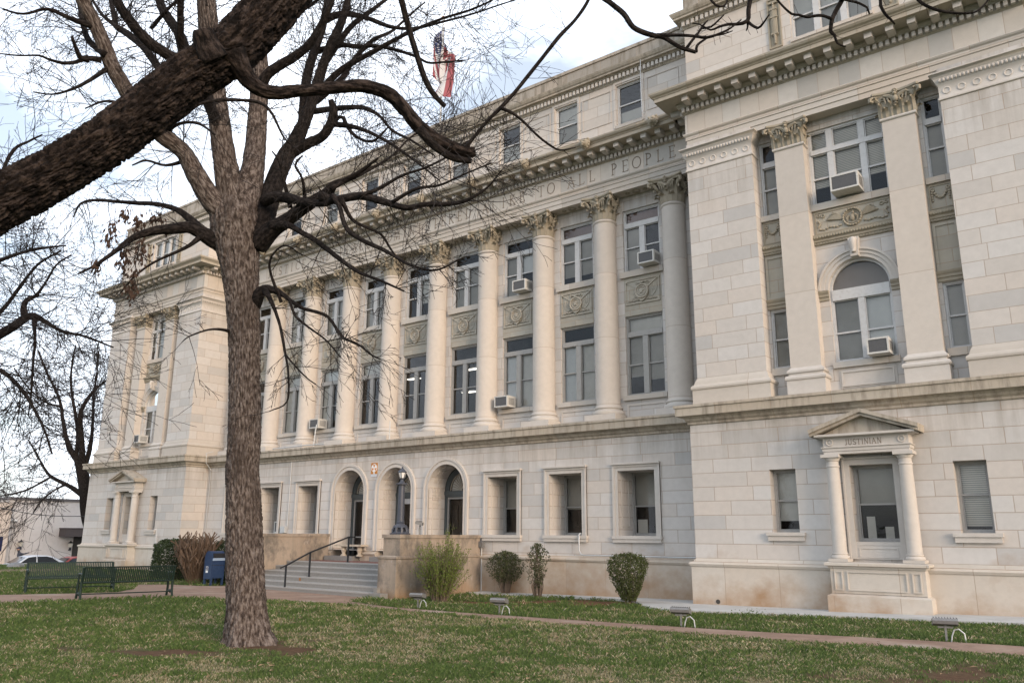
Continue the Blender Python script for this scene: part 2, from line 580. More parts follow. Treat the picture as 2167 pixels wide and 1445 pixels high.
# --- interior: floor slabs and a dark back wall so that rooms read as rooms
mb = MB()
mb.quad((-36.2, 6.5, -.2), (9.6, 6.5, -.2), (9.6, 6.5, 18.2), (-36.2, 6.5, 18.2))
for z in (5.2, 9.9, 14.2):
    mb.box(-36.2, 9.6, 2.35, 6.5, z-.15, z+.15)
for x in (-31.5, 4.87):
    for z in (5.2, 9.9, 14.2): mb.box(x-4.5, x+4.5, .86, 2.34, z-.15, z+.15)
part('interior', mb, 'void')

# --- central block, ground storey
mb = MB()
ops = []
for i, x in enumerate(bays):
    ops.append((x-.9, x+.9, .6, 3.47, True) if i in (3, 4, 5) else (x-.66, x+.66, 1.78, 3.81, False))
wall(mb, XL, 0, 1.13, 5.0, 1.216, [o if not o[4] else (o[0], o[1], 1.13, o[3], True) for o in ops], .93)
part('ground_wall', mb, 'ashlar_low')
for a, b in ((XL, bays[5]-.9), (bays[5]+.9, bays[4]-.9), (bays[4]+.9, bays[3]-.9), (bays[3]+.9, 0)):
    mb = MB(); mb.sweep([(-.93, -.5), (.1, -.5), (.1, .93), (.13, .95), (.16, 1.01), (.13, 1.06), (.05, 1.08), (0, 1.128), (-.93, 1.128)], [(a, 1.216), (b, 1.216)]); part('plinth', mb, 'plinth_red')
for i, x in enumerate(bays):
    if i in (3, 4, 5): continue
    s = MB()
    for w_, p in ((.19, .035), (.075, .065)):
        o = .66+.19
        frame(s, x-o, x+o, 1.782, 3.81+.19, w_, 1.216-p, 1.216+.01, 'LRT')
    s.box(x-.87, x+.87, 1.09, 1.216, 4.0, 4.06)
    s.box(x-.88, x+.88, 1.10, 1.3, 1.68, 1.78); s.box(x-.85, x+.85, 1.13, 1.25, 1.57, 1.678)
    for sx in (-1, 1):                       # panelled reveals
        xx = x+sx*.66
        for ya, yb, za, zb_ in ((1.40, 1.44, 2.05, 3.6), (1.86, 1.90, 2.05, 3.6), (1.44, 1.86, 2.05, 2.09), (1.44, 1.86, 3.56, 3.6)):
            s.box(min(xx, xx-sx*.018), max(xx, xx-sx*.018), ya, yb, za, zb_)
    part('window_surround', s, 'trim')
sh_g = [[(-.6, .6, 2.72, 3.76, 'screen'), (-.55, -.2, 1.85, 2.3, 'blind_grey')], [(-.6, .6, 2.65, 3.76, 'screen')], [(-.6, .6, 2.75, 3.76, 'screen')],
        [(-.6, .6, 1.8, 3.76, 'screen')], [(-.6, .6, 2.3, 3.76, 'blind_grey')], [(-.6, .6, 2.3, 3.76, 'screen')]]
k = 0
for i, x in enumerate(bays):
    if i in (3, 4, 5): continue
    window(x, 1.216, .66, 1.78, 3.81, .93, 'frame_low', meet=2.72, shades=sh_g[k]); k += 1

# arches with doors
for i in (3, 4, 5):
    x = bays[i]
    a = thing('entrance_arch', None, None, (x, 1.216, 0)); a.parent = house
    s = MB()
    ring(s, 0, 3.47, .9, 1.05, -.05, .02, 1.13); ring(s, 0, 3.47, 1.05, 1.13, -.085, .02, 1.13); ring(s, 0, 3.47, .9, .94, -.062, -.049, 1.13)
    s.build('arch_surround', M['trim'], a, 35)
    s = MB()
    for sx in (-1, 1):                       # panelled lower reveal, coffers above
        xx = sx*.9
        def rb(ya, yb, za, zb_, t=.02): s.box(min(xx, xx-sx*t), max(xx, xx-sx*t), ya, yb, za, zb_)
        for q in ((.2, .25, 1.2, 2.95), (.62, .67, 1.2, 2.95), (.25, .62, 2.9, 2.95), (.25, .62, 1.2, 1.25)): rb(*q)
        for zc in (3.07, 3.36):
            for yc in (.2, .46):
                for q in ((yc, yc+.03, zc, zc+.2), (yc+.17, yc+.2, zc, zc+.2), (yc+.03, yc+.17, zc+.17, zc+.2), (yc+.03, yc+.17, zc, zc+.03)): rb(*q, t=.03)
    for k in range(1, 8):
        an = PI*k/8
        for yc in (.33, .59):
            c = np.array([math.cos(an)*.885, yc-.02, 3.47+math.sin(an)*.885])
            t_ = np.array([-math.sin(an), 0, math.cos(an)])*.1
            s.bar(c-t_, c+t_, .03, .17, (0, 1, 0))
    s.build('coffer', M['trim'], a)
    d = MB()
    d.box(-.9, .9, .92, 1.08, 3.2, 3.28); d.box(-.9, .9, .89, 1.08, 3.28, 3.42)
    ring(d, 0, 3.43, .70, .9, .94, 1.06)
    d.box(-.9, -.80, .94, 1.08, .6, 3.2); d.box(.80, .9, .94, 1.08, .6, 3.2)
    d.build('transom_frame', M['bronze'], a)
    fan = MB()
    for k in range(17):
        an = PI*(k+.5)/17
        c0 = np.array([math.cos(an)*.12, 1.03, 3.44+math.sin(an)*.12]); c1 = np.array([math.cos(an)*.69, 1.03, 3.44+math.sin(an)*.69])
        fan.bar(c0, c1, .022, .03, (0, 1, 0))
    ring(fan, 0, 3.44, .08, .13, 1.0, 1.04); ring(fan, 0, 3.44, .66, .70, 1.0, 1.04)
    fan.build('fanlight_grille', M['stone_seat'], a)
    bk = MB(); bk.prism([(.69*math.cos(PI*k/16), 3.44+.69*math.sin(PI*k/16)) for k in range(17)], 1.10, 1.11)
    bk.build('fanlight_pane', M['blind_grey'], a)
    dr = MB()
    dz = 3.05 if i == 4 else 3.19
    frame(dr, -.79, .79, .61, dz, .075, .97, 1.05)
    dr.box(-.72, .72, .985, 1.035, 1.62, 1.67)
    if i != 3: dr.box(-.03, .03, .985, 1.035, .7, dz-.08); dr.box(.33, .355, .985, 1.035, .7, dz-.08)
    if i == 4: dr.box(-.79, .79, .97, 1.05, 3.05, 3.19)
    door = dr.build('door', M['frame_low' if i != 4 else 'frame_up'], a)
    g = MB(); g.quad((-.75, 1.01, .65), (.75, 1.01, .65), (.75, 1.01, dz-.05), (-.75, 1.01, dz-.05)); g.build('pane', M['glass'], door)
    h = MB(); h.box(-.06, -.035, .93, .96, 1.55, 1.85); h.build('handle', M['bronze'], door)

# belt course
belt = [(-1.2, 4.90), (0, 4.90), (.05, 4.92), (.05, 4.98), (.11, 5.03), (.13, 5.08), (.2, 5.14), (.31, 5.15), (.31, 5.37), (.345, 5.385), (.345, 5.46), (.0, 5.49), (-1.2, 5.50)]
mb = MB(); mb.sweep(belt, [(XL, 1.216), (0, 1.216)])
part('belt_course', mb, 'ledge')

# --- central block, colonnade wall
YW = 2.08
mb = MB()
ops = []
for x in bays: ops += [(x-.72, x+.72, 6.38, 9.16, False), (x-.72, x+.72, 10.77, 13.08, False)]
wall(mb, XL-.3, .3, 5.4, 13.8, YW, ops, .25)
part('colonnade_wall', mb, 'ashlar_up')
low_sh = {0: [(-.66, -.1, 7.05, 8.42, 'screen'), (.1, .66, 6.9, 8.42, 'screen'), (-.66, .66, 8.58, 9.1, 'blind_grey')],
          1: [(-.66, -.1, 6.42, 8.42, 'blind_pale'), (.1, .66, 6.42, 8.42, 'blind_grey')],
          2: [(-.66, -.1, 6.42, 8.42, 'blind_pale'), (.1, .66, 6.42, 8.42, 'blind_grey')],
          3: [], 4: [], 5: [(-.66, .66, 8.58, 9.1, 'blind_grey')],
          6: [(-.66, -.1, 6.42, 8.42, 'blind_grey'), (-.66, .66, 8.58, 9.1, 'blind_pale')], 7: [(-.66, .66, 6.42, 9.1, 'blind_grey')], 8: [(-.66, .66, 6.42, 8.42, 'screen')]}
up_sh = {0: [(-.66, .66, 12.6, 13.0, 'blind_red'), (-.66, -.1, 10.8, 12.4, 'screen')], 1: [(-.66, .66, 12.6, 13.0, 'blind_red'), (-.66, .66, 11.1, 12.4, 'screen')],
         2: [(.1, .66, 11.7, 12.4, 'blind_pale'), (-.66, -.1, 10.8, 12.4, 'screen')], 3: [(-.66, .66, 10.8, 12.4, 'screen')], 4: [(.1, .66, 11.4, 12.4, 'blind_grey')],
         5: [(-.66, .66, 10.8, 12.4, 'screen')], 6: [(-.66, .66, 10.8, 12.4, 'screen')], 7: [(-.66, .66, 10.8, 12.4, 'blind_grey')], 8: []}
for i, x in enumerate(bays):
    window(x, YW, .72, 6.38, 9.16, .1, 'frame_low', (8.43, 8.59), [(-.1, .1)], 7.45, low_sh[i], (.1, .1, .16))
    window(x, YW, .72, 10.77, 13.08, .1, 'frame_up', (12.41, 12.59), [(-.1, .1)], 11.67, up_sh[i], (.12, .1, .22))
    s = MB()
    frame(s, x-.72, x+.72, 5.62, 6.1, .07, YW-.03, YW+.01)
    part('apron_panel', s, 'trim')

# lit fluorescent fittings seen through two lower windows
def tube_light(x, y, z, label, n=.75):
    t = thing('ceiling_light', label, 'ceiling light', (x, y, z), group='fluorescent lights inside the lower windows')
    b = MB(); b.box(-n/2, n/2, -.13, .13, 0, .06); b.build('housing', M['white_paint'], t)
    b = MB(); b.box(-n/2+.03, n/2-.03, -.1, .1, -.03, -.002); b.build('tube', M['tube'], t)


def shield():
    """carved trophy of flags behind a shield with a five pointed star"""
    b = MB()
    b.box(-.64, .64, -.004, .02, -.42, .42)
    frame(b, -.66, .66, -.44, .44, .045, -.035, .01)
    b.prism([(-.21, .12), (-.21, -.2), (-.12, -.31), (0, -.38), (.12, -.31), (.21, -.2), (.21, .12), (.12, .22), (0, .2), (-.12, .22)], -.075, -.003)
    b.torus((0, -.085, -.02), .235, .032, 24, 6); b.torus((0, -.085, -.02), .16, .016, 20, 6)
    st = []
    for k in range(10):
        r = .115 if k % 2 == 0 else .045
        st.append((r*math.sin(PI*k/5), -.02+r*math.cos(PI*k/5)))
    b.prism(st, -.105, -.07)
    for sx in (-1, 1):
        b.bar((sx*.12, -.04, .05), (sx*.58, -.04, .36), .028)
        b.ball((sx*.6, -.04, .375), .035, 6, 4)
        fl = [(sx*.22, .10), (sx*.54, .33), (sx*.57, .05), (sx*.5, -.12), (sx*.38, -.24), (sx*.24, -.2)]
        b.prism(fl if sx < 0 else fl[::-1], -.022, 0)
        for q in range(3): b.tube([(sx*(.32+.09*q), -.022, .13+.06*q), (sx*(.33+.07*q), -.028, -.02), (sx*(.30+.06*q), -.022, -.18+.05*q)], .011, 5)
        for q in range(4):
            b.ball((sx*(.2+.1*q), -.03, -.31-.012*(q % 2)), .035, 6, 4, (1.4, .8, .7))
        b.tube([(sx*.16, -.03, .3), (sx*.22, -.04, .34), (sx*.25, -.04, .28), (sx*.2, -.04, .25)], .02, 6)
    b.tube([(-.16, -.03, .33), (-.05, -.04, .27), (.08, -.04, .33), (.16, -.03, .3)], .025, 6)
    return b


shm = shield().mesh('relief_panel', M['spandrel'], 40)
for x in bays:
    s = MB(); s.box(x-.719, x+.719, YW-.01, YW+.02, 9.165, 10.54); part('spandrel', s, 'spandrel')
    link('relief_panel', shm, house, (x, YW-.012, 9.99))

# --- columns
def leaf(b, ang, r0, z0, h, w, curl=.13):
    ca, sa = math.cos(ang), math.sin(ang)
    sec = [(r0+.005, 0, w), (r0+.03, h*.4, w*1.05), (r0+.045, h*.75, w*.9), (r0+.05+curl*.55, h*.98, w*.7), (r0+.05+curl, h*.9, w*.45), (r0+.035+curl, h*.78, w*.25)]
    vs = []
    for r, z, ww in sec:
        for t, dr in ((-.5, 0), (-.17, .012), (0, .03), (.17, .012), (.5, 0), (0, -.03)):
            x, y = r+dr, t*ww
            vs.append((x*ca-y*sa, x*sa+y*ca, z0+z))
    fs = []
    for i in range(len(sec)-1):
        for k in range(6):
            k2 = (k+1) % 6
            fs.append((i*6+k, i*6+k2, (i+1)*6+k2, (i+1)*6+k))
    fs.append(tuple(range(6))); fs.append(tuple(5*6+k for k in range(5, -1, -1)))
    b.add(vs, fs)


def eagle(b, ang, r, z, s=1.0):
    ca, sa = math.cos(ang), math.sin(ang)
    T = lambda x, y, zz: (x*ca-y*sa, x*sa+y*ca, zz)
    b.ball(T(r+.06, 0, z), .07*s, 8, 6, (1, 1, 1.5)); b.ball(T(r+.1, 0, z+.13*s), .05*s, 8, 5)
    b.tube([T(r+.13, 0, z+.14*s), T(r+.18, 0, z+.1*s)], [.03*s, .008], 6)
    for sy in (-1, 1):
        b.tube([T(r+.04, sy*.04, z+.02), T(r+.06, sy*.13*s, z+.1*s), T(r+.07, sy*.24*s, z+.14*s), T(r+.06, sy*.31*s, z+.08*s)], [.05, .06, .045, .015], 6)
        for q in range(3):
            b.tube([T(r+.06, sy*(.1+.07*q)*s, z+.09*s), T(r+.05, sy*(.07+.075*q)*s, z-.09*s)], [.032, .012], 5)
    b.ball(T(r+.05, 0, z-.14*s), .055, 7, 5, (1.1, 1.3, .7))


def rosette(b, ang, r, z):
    ca, sa = math.cos(ang), math.sin(ang)
    T = lambda x, y, zz: (x*ca-y*sa, x*sa+y*ca, zz)
    for k in range(10):
        a = 2*PI*k/10
        b.ball(T(r, .06*math.cos(a), z+.06*math.sin(a)), .026, 5, 4)
    b.ball(T(r+.01, 0, z), .035, 6, 4)


def volute(b, ang, r, z):
    ca, sa = math.cos(ang), math.sin(ang)
    pts = [(r-.22, z-.22), (r-.1, z-.06), (r+.02, z+.01), (r+.1, z-.04), (r+.1, z-.12), (r+.03, z-.14), (r+.02, z-.08), (r+.06, z-.07)]
    b.tube([(x*ca, x*sa, zz) for x, zz in pts], [.06, .06, .058, .055, .05, .045, .035, .02], 7)
    b.tube([((r-.02)*ca-.1*sa, (r-.02)*sa+.1*ca, z-.02), (r*1.02*ca, r*1.02*sa, z+.03)], .03, 6)
    b.tube([((r-.02)*ca+.1*sa, (r-.02)*sa-.1*ca, z-.02), (r*1.02*ca, r*1.02*sa, z+.03)], .03, 6)


def abacus(b, h, z0, z1, corner=.1, dip=.1):
    pts = []
    for s in range(4):
        a = PI/2*s
        c, sn = math.cos(a), math.sin(a)
        for t in (-1, -.6, -.2, .2, .6, 1):
            x, y = h-dip*(1-t*t), t*(h-corner*.5)
            pts.append((x*c-y*sn, x*sn+y*c))
    n = len(pts); zm = (z0*.55+z1*.45)
    rings = [(.88, z0), (.93, zm-.01), (1.0, zm+.01), (1.0, z1)]
    vs = [(x*k, y*k, z) for k, z in rings for x, y in pts]; fs = []
    for i in range(3):
        for k in range(n): fs.append((i*n+k, i*n+(k+1) % n, (i+1)*n+(k+1) % n, (i+1)*n+k))
    fs.append(tuple(range(n-1, -1, -1))); fs.append(tuple(3*n+k for k in range(n)))
    b.add(vs, fs)


cap = MB()
cap.lathe([(.36, 0), (.37, .2), (.39, .5), (.46, .68), (.47, .72)], n=20)
for k in range(8): leaf(cap, 2*PI*(k+.5)/8, .37, .0, .31, .24, .19)
for k in range(8): leaf(cap, 2*PI*k/8, .375, .0, .53, .19, .23)
for k in range(4):
    volute(cap, PI/4+PI/2*k, .74, .71); eagle(cap, PI/2*k, .42, .55, 1.05); rosette(cap, PI/2*k, .57, .79)
abacus(cap, .63, .73, .86, .1, .13)
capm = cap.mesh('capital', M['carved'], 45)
sh = MB()
prof = [(.445, 6.02), (.425, 6.06), (.415, 6.1)]+[(.415-.027*sm(0, 1, t)-.0*t, 6.1+6.5*t) for t in np.linspace(.05, 1, 12)]+[(.385, 12.62), (.42, 12.65), (.43, 12.68), (.42, 12.71), (.385, 12.73), (.38, 12.78)]
sh.lathe(prof, n=40); shm = sh.mesh('shaft', M['shaft'], 35)
ba = MB(); ba.box(-.6, .6, -.6, .3, 5.49, 5.72)
ba.lathe([(.54, 5.72), (.56, 5.76), (.565, 5.80), (.55, 5.85), (.50, 5.87), (.46, 5.90), (.455, 5.93), (.485, 5.95), (.49, 5.98), (.475, 6.01), (.445, 6.02)], n=40)
bam = ba.mesh('base', M['trim'], 30)
for x in cols:
    c = thing('column', None, None, (x, 1.9, 0)); c.parent = house
    link('base', bam, c); link('shaft', shm, c); link('capital', capm, c, (0, 0, 12.75))

# --- entablature: one profile for centre and pavilions
def entab(path, soffit):
    mb = MB()
    mb.sweep([(-soffit, 13.61), (-.05, 13.61), (-.05, 13.77), (-.022, 13.78), (-.022, 13.94), (.005, 13.95), (.005, 14.06), (.05, 14.10), (.07, 14.14), (.06, 14.16), (-.02, 14.17)], path)
    return mb


def cornice_profile():
    return [(-.02, 14.83), (.03, 14.85), (.045, 14.87), (.07, 14.875), (.07, 15.03), (.15, 15.04), (.17, 15.09), (.2, 15.12), (.2, 15.2), (.70, 15.2), (.70, 15.32), (.725, 15.33),
            (.74, 15.36), (.80, 15.39), (.84, 15.44), (.85, 15.49), (-.1, 15.56)]


def blocks(mb, p0, p1, nrm, step, w, d0, d1, z0, z1, off=None):
    """evenly spaced blocks on a straight axis-parallel run"""
    p0 = np.array(p0, float); p1 = np.array(p1, float); L = np.linalg.norm(p1-p0); t = (p1-p0)/L
    n = max(1, round(L/step)) if off is None else int((L-off)/step)+1
    st = L/n if off is None else step
    for k in range(n):
        c = p0+t*((k+.5)*st if off is None else off+k*step)
        a = c-t*w/2+np.array(nrm)*d0; b = c+t*w/2+np.array(nrm)*d1
        mb.box(min(a[0], b[0]), max(a[0], b[0]), min(a[1], b[1]), max(a[1], b[1]), z0, z1)


mo = MB(); mo.box(-.1, .1, -.56, -.19, 15.045, 15.18); mo.box(-.115, .115, -.585, -.19, 15.181, 15.1985)
mo.box(-.075, .075, -.50, -.19, 15.03, 15.0445)
mom = mo.mesh('modillion', M['trim'])


def modillions(p0, p1, nrm, step, off=None, keep=None):
    p0 = np.array(p0, float); p1 = np.array(p1, float); L = np.linalg.norm(p1-p0); t = (p1-p0)/L
    n = max(1, round(L/step)); st = L/n; q = []
    for k in range(n):
        c = p0+t*(k+.5)*st
        o = link('modillion', mom, house, (c[0], c[1], 0)); o.rotation_euler = (0, 0, math.atan2(nrm[0], -nrm[1])); q.append(o)
    return q


YE = 1.5
part('architrave', entab([(XL-.25, YE), (.25, YE)], .62), 'trim_course')
mb = MB(); mb.box(XL-.25, .25, YE, YE+.6, 14.1, 14.9); frz = part('frieze', mb, 'frieze')
mb = MB(); mb.sweep(cornice_profile(), [(XL-.2, YE), (.2, YE)])
part('main_cornice', mb, 'cornice')
modillions((cols[9]-.81, YE), (cols[0]+1.35, YE), (0, -1), .54)
mb = MB(); blocks(mb, (XL-.2, YE), (.2, YE), (0, -1), .165, .095, .06, .165, 14.88, 15.025); part('dentil_band', mb, 'trim')
for x in bays:
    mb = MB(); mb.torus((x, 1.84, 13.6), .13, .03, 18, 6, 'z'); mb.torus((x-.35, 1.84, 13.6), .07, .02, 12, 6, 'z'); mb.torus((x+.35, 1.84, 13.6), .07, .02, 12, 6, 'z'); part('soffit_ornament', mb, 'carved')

# lion masks on the gutter
lb = MB()
lb.ball((0, -.04, 0), .165, 12, 8, (1, .8, 1.05)); lb.ball((0, -.17, -.05), .085, 10, 6, (1.05, .9, .85)); lb.ball((0, -.2, -.125), .05, 8, 5, (1.1, .8, .6))
for sx in (-1, 1):
    lb.ball((sx*.135, -.03, .14), .05, 7, 5); lb.ball((sx*.06, -.165, .045), .03, 6, 4)
for k in range(12):
    a = 2*PI*k/12; lb.ball((.155*math.cos(a), .0, .155*math.sin(a)), .06, 6, 4)
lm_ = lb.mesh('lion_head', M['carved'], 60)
for x in cols: link('lion_head', lm_, house, (x, .66, 15.36))

# --- lettering as raised dark strips, groove shade put into their colour
GL = {'A': [((.02, 0), (.36, 1), 1), ((.36, 1), (.72, 0), 2), ((.15, .36), (.58, .36), 1), ((-.05, 0), (.14, 0), 1), ((.58, 0), (.82, 0), 1)],
      'B': 0, 'C': ['arc', .38, .5, .38, .5, 45, 315], 'D': [((.1, 0), (.1, 1), 2), ('arc', .1, .5, .55, .5, -90, 90), ((0, 0), (.14, 0), 1), ((0, 1), (.14, 1), 1)],
      'E': [((.1, 0), (.1, 1), 2), ((0, 1), (.55, 1), 1), ((0, 0), (.58, 0), 1), ((.1, .52), (.45, .52), 1), ((.55, 1), (.55, .86), 1), ((.58, 0), (.58, .16), 1)],
      'I': [((.1, 0), (.1, 1), 2), ((0, 0), (.2, 0), 1), ((0, 1), (.2, 1), 1)],
      'J': [((.3, 1), (.3, .15), 2), ('arc', .14, .15, .16, .17, -120, 0), ((.2, 1), (.4, 1), 1)],
      'K': [((.1, 0), (.1, 1), 2), ((.1, .45), (.58, 1), 1), ((.24, .58), (.66, 0), 2), ((0, 0), (.2, 0), 1), ((0, 1), (.2, 1), 1), ((.56, 0), (.74, 0), 1), ((.5, 1), (.66, 1), 1)],
      'L': [((.1, 0), (.1, 1), 2), ((0, 0), (.55, 0), 1), ((0, 1), (.2, 1), 1), ((.55, 0), (.58, .17), 1)],
      'M': [((.08, 0), (.14, 1), 1), ((.14, 1), (.45, .05), 2), ((.45, .05), (.78, 1), 1), ((.78, 1), (.84, 0), 2), ((0, 0), (.17, 0), 1), ((.74, 0), (.93, 0), 1)],
      'N': [((.1, 0), (.1, 1), 1), ((.1, 1), (.66, 0), 2), ((.66, 0), (.66, 1), 1), ((0, 0), (.2, 0), 1), ((.56, 1), (.76, 1), 1), ((0, 1), (.12, 1), 1)],
      'O': [('arc', .42, .5, .42, .5, 0, 360)], 'P': [((.1, 0), (.1, 1), 2), ('arc', .1, .74, .4, .26, -90, 90), ((0, 0), (.2, 0), 1), ((0, 1), (.12, 1), 1)],
      'Q': [('arc', .42, .5, .42, .5, 0, 360), ((.48, .15), (.85, -.12), 1)],
      'R': [((.1, 0), (.1, 1), 2), ('arc', .1, .75, .38, .25, -90, 90), ((.25, .5), (.62, 0), 2), ((0, 0), (.2, 0), 1), ((.55, 0), (.72, 0), 1), ((0, 1), (.12, 1), 1)],
      'S': [('arc', .27, .74, .23, .26, 20, 270), ('arc', .27, .24, .25, .25, -160, 90)],
      'T': [((.34, 0), (.34, 1), 2), ((0, 1), (.68, 1), 1), ((.24, 0), (.44, 0), 1), ((0, 1), (0, .86), 1), ((.68, 1), (.68, .86), 1)],
      'U': [((.1, 1), (.1, .3), 2), ('arc', .36, .3, .26, .3, 180, 360), ((.62, .3), (.62, 1), 1), ((0, 1), (.2, 1), 1), ((.52, 1), (.72, 1), 1)]}
GL['C'] = [('arc', .42, .5, .40, .5, 48, 312), ((.69, .88), (.69, .72), 1)]
WID = {'I': .2, 'J': .4, 'M': .93, 'A': .78, 'N': .76, 'O': .84, 'Q': .84, 'C': .7, 'D': .65, 'E': .58, 'K': .74, 'L': .58, 'P': .5, 'R': .72, 'S': .52, 'T': .68, 'U': .72}


def letter(b, ch, x, y, z, h, th, wd=1.0):
    for s in GL[ch]:
        if s[0] == 'arc':
            _, cx, cz, rx, rz, a0, a1 = s
            n = max(6, int(abs(a1-a0)/18))
            q = [(cx+rx*math.cos(math.radians(a0+(a1-a0)*k/n)), cz+rz*math.sin(math.radians(a0+(a1-a0)*k/n))) for k in range(n+1)]
            segs = [(q[k], q[k+1], 1.4) for k in range(n)]
        else: segs = [s]
        for (p, r, w) in segs:
            strip(b, (x+p[0]*h*wd, z+p[1]*h), (x+r[0]*h*wd, z+r[1]*h), y, th*(.6+.45*w))


def strip(b, p, q, y, w):
    p = np.array(p); q = np.array(q); d = q-p; L = np.linalg.norm(d)
    if L < 1e-6: return
    d /= L; n = np.array([-d[1], d[0]])*w/2; e = d*w*.3
    v = [p-e-n, q+e-n, q+e+n, p-e+n]
    b.add([(a[0], yy, a[1]) for yy in (y, y+.012) for a in v], [(0, 1, 2, 3), (0, 4, 5, 1), (1, 5, 6, 2), (2, 6, 7, 3), (3, 7, 4, 0)])


txt = 'EQUAL JUSTICE AND PEACE ADMINISTERED ALIKE TO ALL PEOPLE'
x_end, x_al = -.77, -9.27
pitch = (x_end+.05-x_al)/18.75
x0 = x_al-pitch*txt.index('ALIKE')
for k, ch in enumerate(txt):
    if ch == ' ': continue
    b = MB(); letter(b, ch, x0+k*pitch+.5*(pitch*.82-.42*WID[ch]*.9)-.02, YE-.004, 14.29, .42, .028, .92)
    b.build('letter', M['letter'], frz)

# --- central attic
mb = MB()
wall(mb, XL-.3, .3, 15.45, 18.0, YE, [(x-.5, x+.5, 16.13, 17.72, False) for x in bays], .22)
part('attic_wall', mb, 'ashlar_attic')
at_sh = [[(-.45, .45, 16.3, 16.7, 'blind_grey')], [(-.45, .45, 16.9, 17.7, 'blind_grey'), (-.45, .45, 16.15, 16.9, 'screen')], [(-.45, .45, 16.15, 16.9, 'blind_grey')], [(-.45, .45, 16.15, 17.7, 'screen')],
         [(-.45, .45, 17.0, 17.7, 'blind_pale')], [], [(-.45, .45, 16.15, 17.7, 'screen')], [(-.45, .45, 16.9, 17.7, 'blind_grey')], [(-.45, .45, 16.15, 17.7, 'screen')]]
for i, x in enumerate(bays): window(x, YE, .5, 16.13, 17.72, .1, 'frame_up', None, (), 16.92, at_sh[i], (.04, .05, .12), fw_=.05)
for x in cols:
    mb = MB(); frame(mb, x-.62, x+.62, 16.35, 17.62, .035, YE-.022, YE+.01); part('attic_panel', mb, 'ashlar_attic')
for x in bays: mb = MB(); frame(mb, x-.62, x+.62, 16.05, 17.86, .09, YE-.03, YE+.01, 'LRT'); part('window_surround', mb, 'ashlar_attic')


def attic_cornice(path, z):
    mb = MB()
    mb.sweep([(-.2, z), (.03, z), (.05, z+.04), (.06, z+.06), (.06, z+.23), (.14, z+.25), (.16, z+.29), (.26, z+.30), (.26, z+.36), (.30, z+.39), (.34, z+.46), (.36, z+.52), (-.2, z+.58)], path)
    return mb


part('attic_cornice', attic_cornice([(XL-.2, YE), (.3, YE)], 17.86), 'ledge')
mb = MB(); blocks(mb, (XL-.2, YE), (.3, YE), (0, -1), .165, .095, .05, .15, 17.925, 18.085); part('dentil_band', mb, 'trim')
mb = MB(); mb.box(XL-.2, .3, YE, YE+.5, 18.4, 19.02); mb.box(XL-.2, .3, YE-.04, YE+.55, 19.02, 19.14); part('parapet', mb, 'parapet')
mb = MB(); mb.box(-36.0, 9.4, 1.9, 18, 18.2, 18.4); mb.box(-36.2, 9.6, 17.8, 18.0, -.5, 18.19); part('roof', mb, 'parapet')
# ------------------------------------------------------------------ pavilion (built once, copied for the far end)
W = 9.72; XC = 4.87
pav = []


def pp(name, mb, mat, smooth=None):
    o = part(name, mb, mat, None, smooth); pav.append(o); return o


side = [(0, 18), (0, 0), (W, 0), (W, 18)]
mb = MB()
mb.sweep([(0, -.6), (.1, -.6), (.1, .96), (.13, .98), (.16, 1.04), (.13, 1.09), (.05, 1.11), (0, 1.19)], side)
pp('plinth', mb, 'plinth')
mb = MB()
wl, wr = (2.26, 2.96, 1.9, 3.55, False), (6.70, 7.40, 1.9, 3.57, False)
wc = (4.35, 5.37, 1.68, 3.57, False)
wall(mb, 0, W, 1.15, 5.0, 0, [wl, wr, wc], .42)
for x in (0, W): mb.quad((x, 0, 1.15), (x, 18, 1.15), (x, 18, 5.0), (x, 0, 5.0))
pp('ground_wall', mb, 'ashlar_low')
gl_sh = [[(-.3, .3, 2.2, 3.5, 'blind_grey')], [(-.3, .3, 2.05, 3.5, 'blind_slat')], [(-.45, .45, 2.62, 3.5, 'screen'), (-.32, -.12, 1.75, 2.3, 'blind_grey'), (.1, .3, 1.75, 2.05, 'blind_grey')]]
for o, sh_, me_ in ((wl, gl_sh[0], 2.73), (wr, gl_sh[1], 2.78), (wc, gl_sh[2], 2.6)):
    pav.append(window((o[0]+o[1])/2, 0, (o[1]-o[0])/2, o[2], o[3], .3, 'frame_low', meet=me_, shades=sh_))
for o in (wl, wr):
    s = MB(); s.box(o[0]-.16, o[1]+.16, -.12, .25, o[2]-.09, o[2]); s.box(o[0]-.13, o[1]+.13, -.085, .2, o[2]-.22, o[2]-.09); pp('sill', s, 'trim')
s = MB(); s.box(4.30, 5.42, -.03, .28, 1.59, 1.68); pp('sill', s, 'trim')

# pedimented surround with little columns
aed = thing('pedimented_surround', None, None, (XC, 0, 0)); aed.parent = house; pav.append(aed)
s = MB()
s.box(-1.16, 1.16, -.60, .05, -.6, .36); s.sweep([(0, .36), (.0, .40), (-.06, .43), (-.1, .45), (-.1, .46)], [(-1.16, .05), (-1.16, -.60), (1.16, -.60), (1.16, .05)])
s.box(-1.07, 1.07, -.50, .04, .44, 1.04)
s.sweep([(0, 1.03), (.03, 1.05), (.05, 1.09), (.11, 1.11), (.11, 1.17), (.06, 1.19), (-.3, 1.2)], [(-1.07, .04), (-1.07, -.50), (1.07, -.50), (1.07, .04)])
s.box(-1.0, 1.0, -.4, .04, 1.0, 1.195)
for a, b_ in ((-.98, -.78), (-.68, .68), (.78, .98)):
    frame(s, a, b_, .53, .98, .028, -.53, -.49)
s.build('pedestal', M['plinth'], aed)
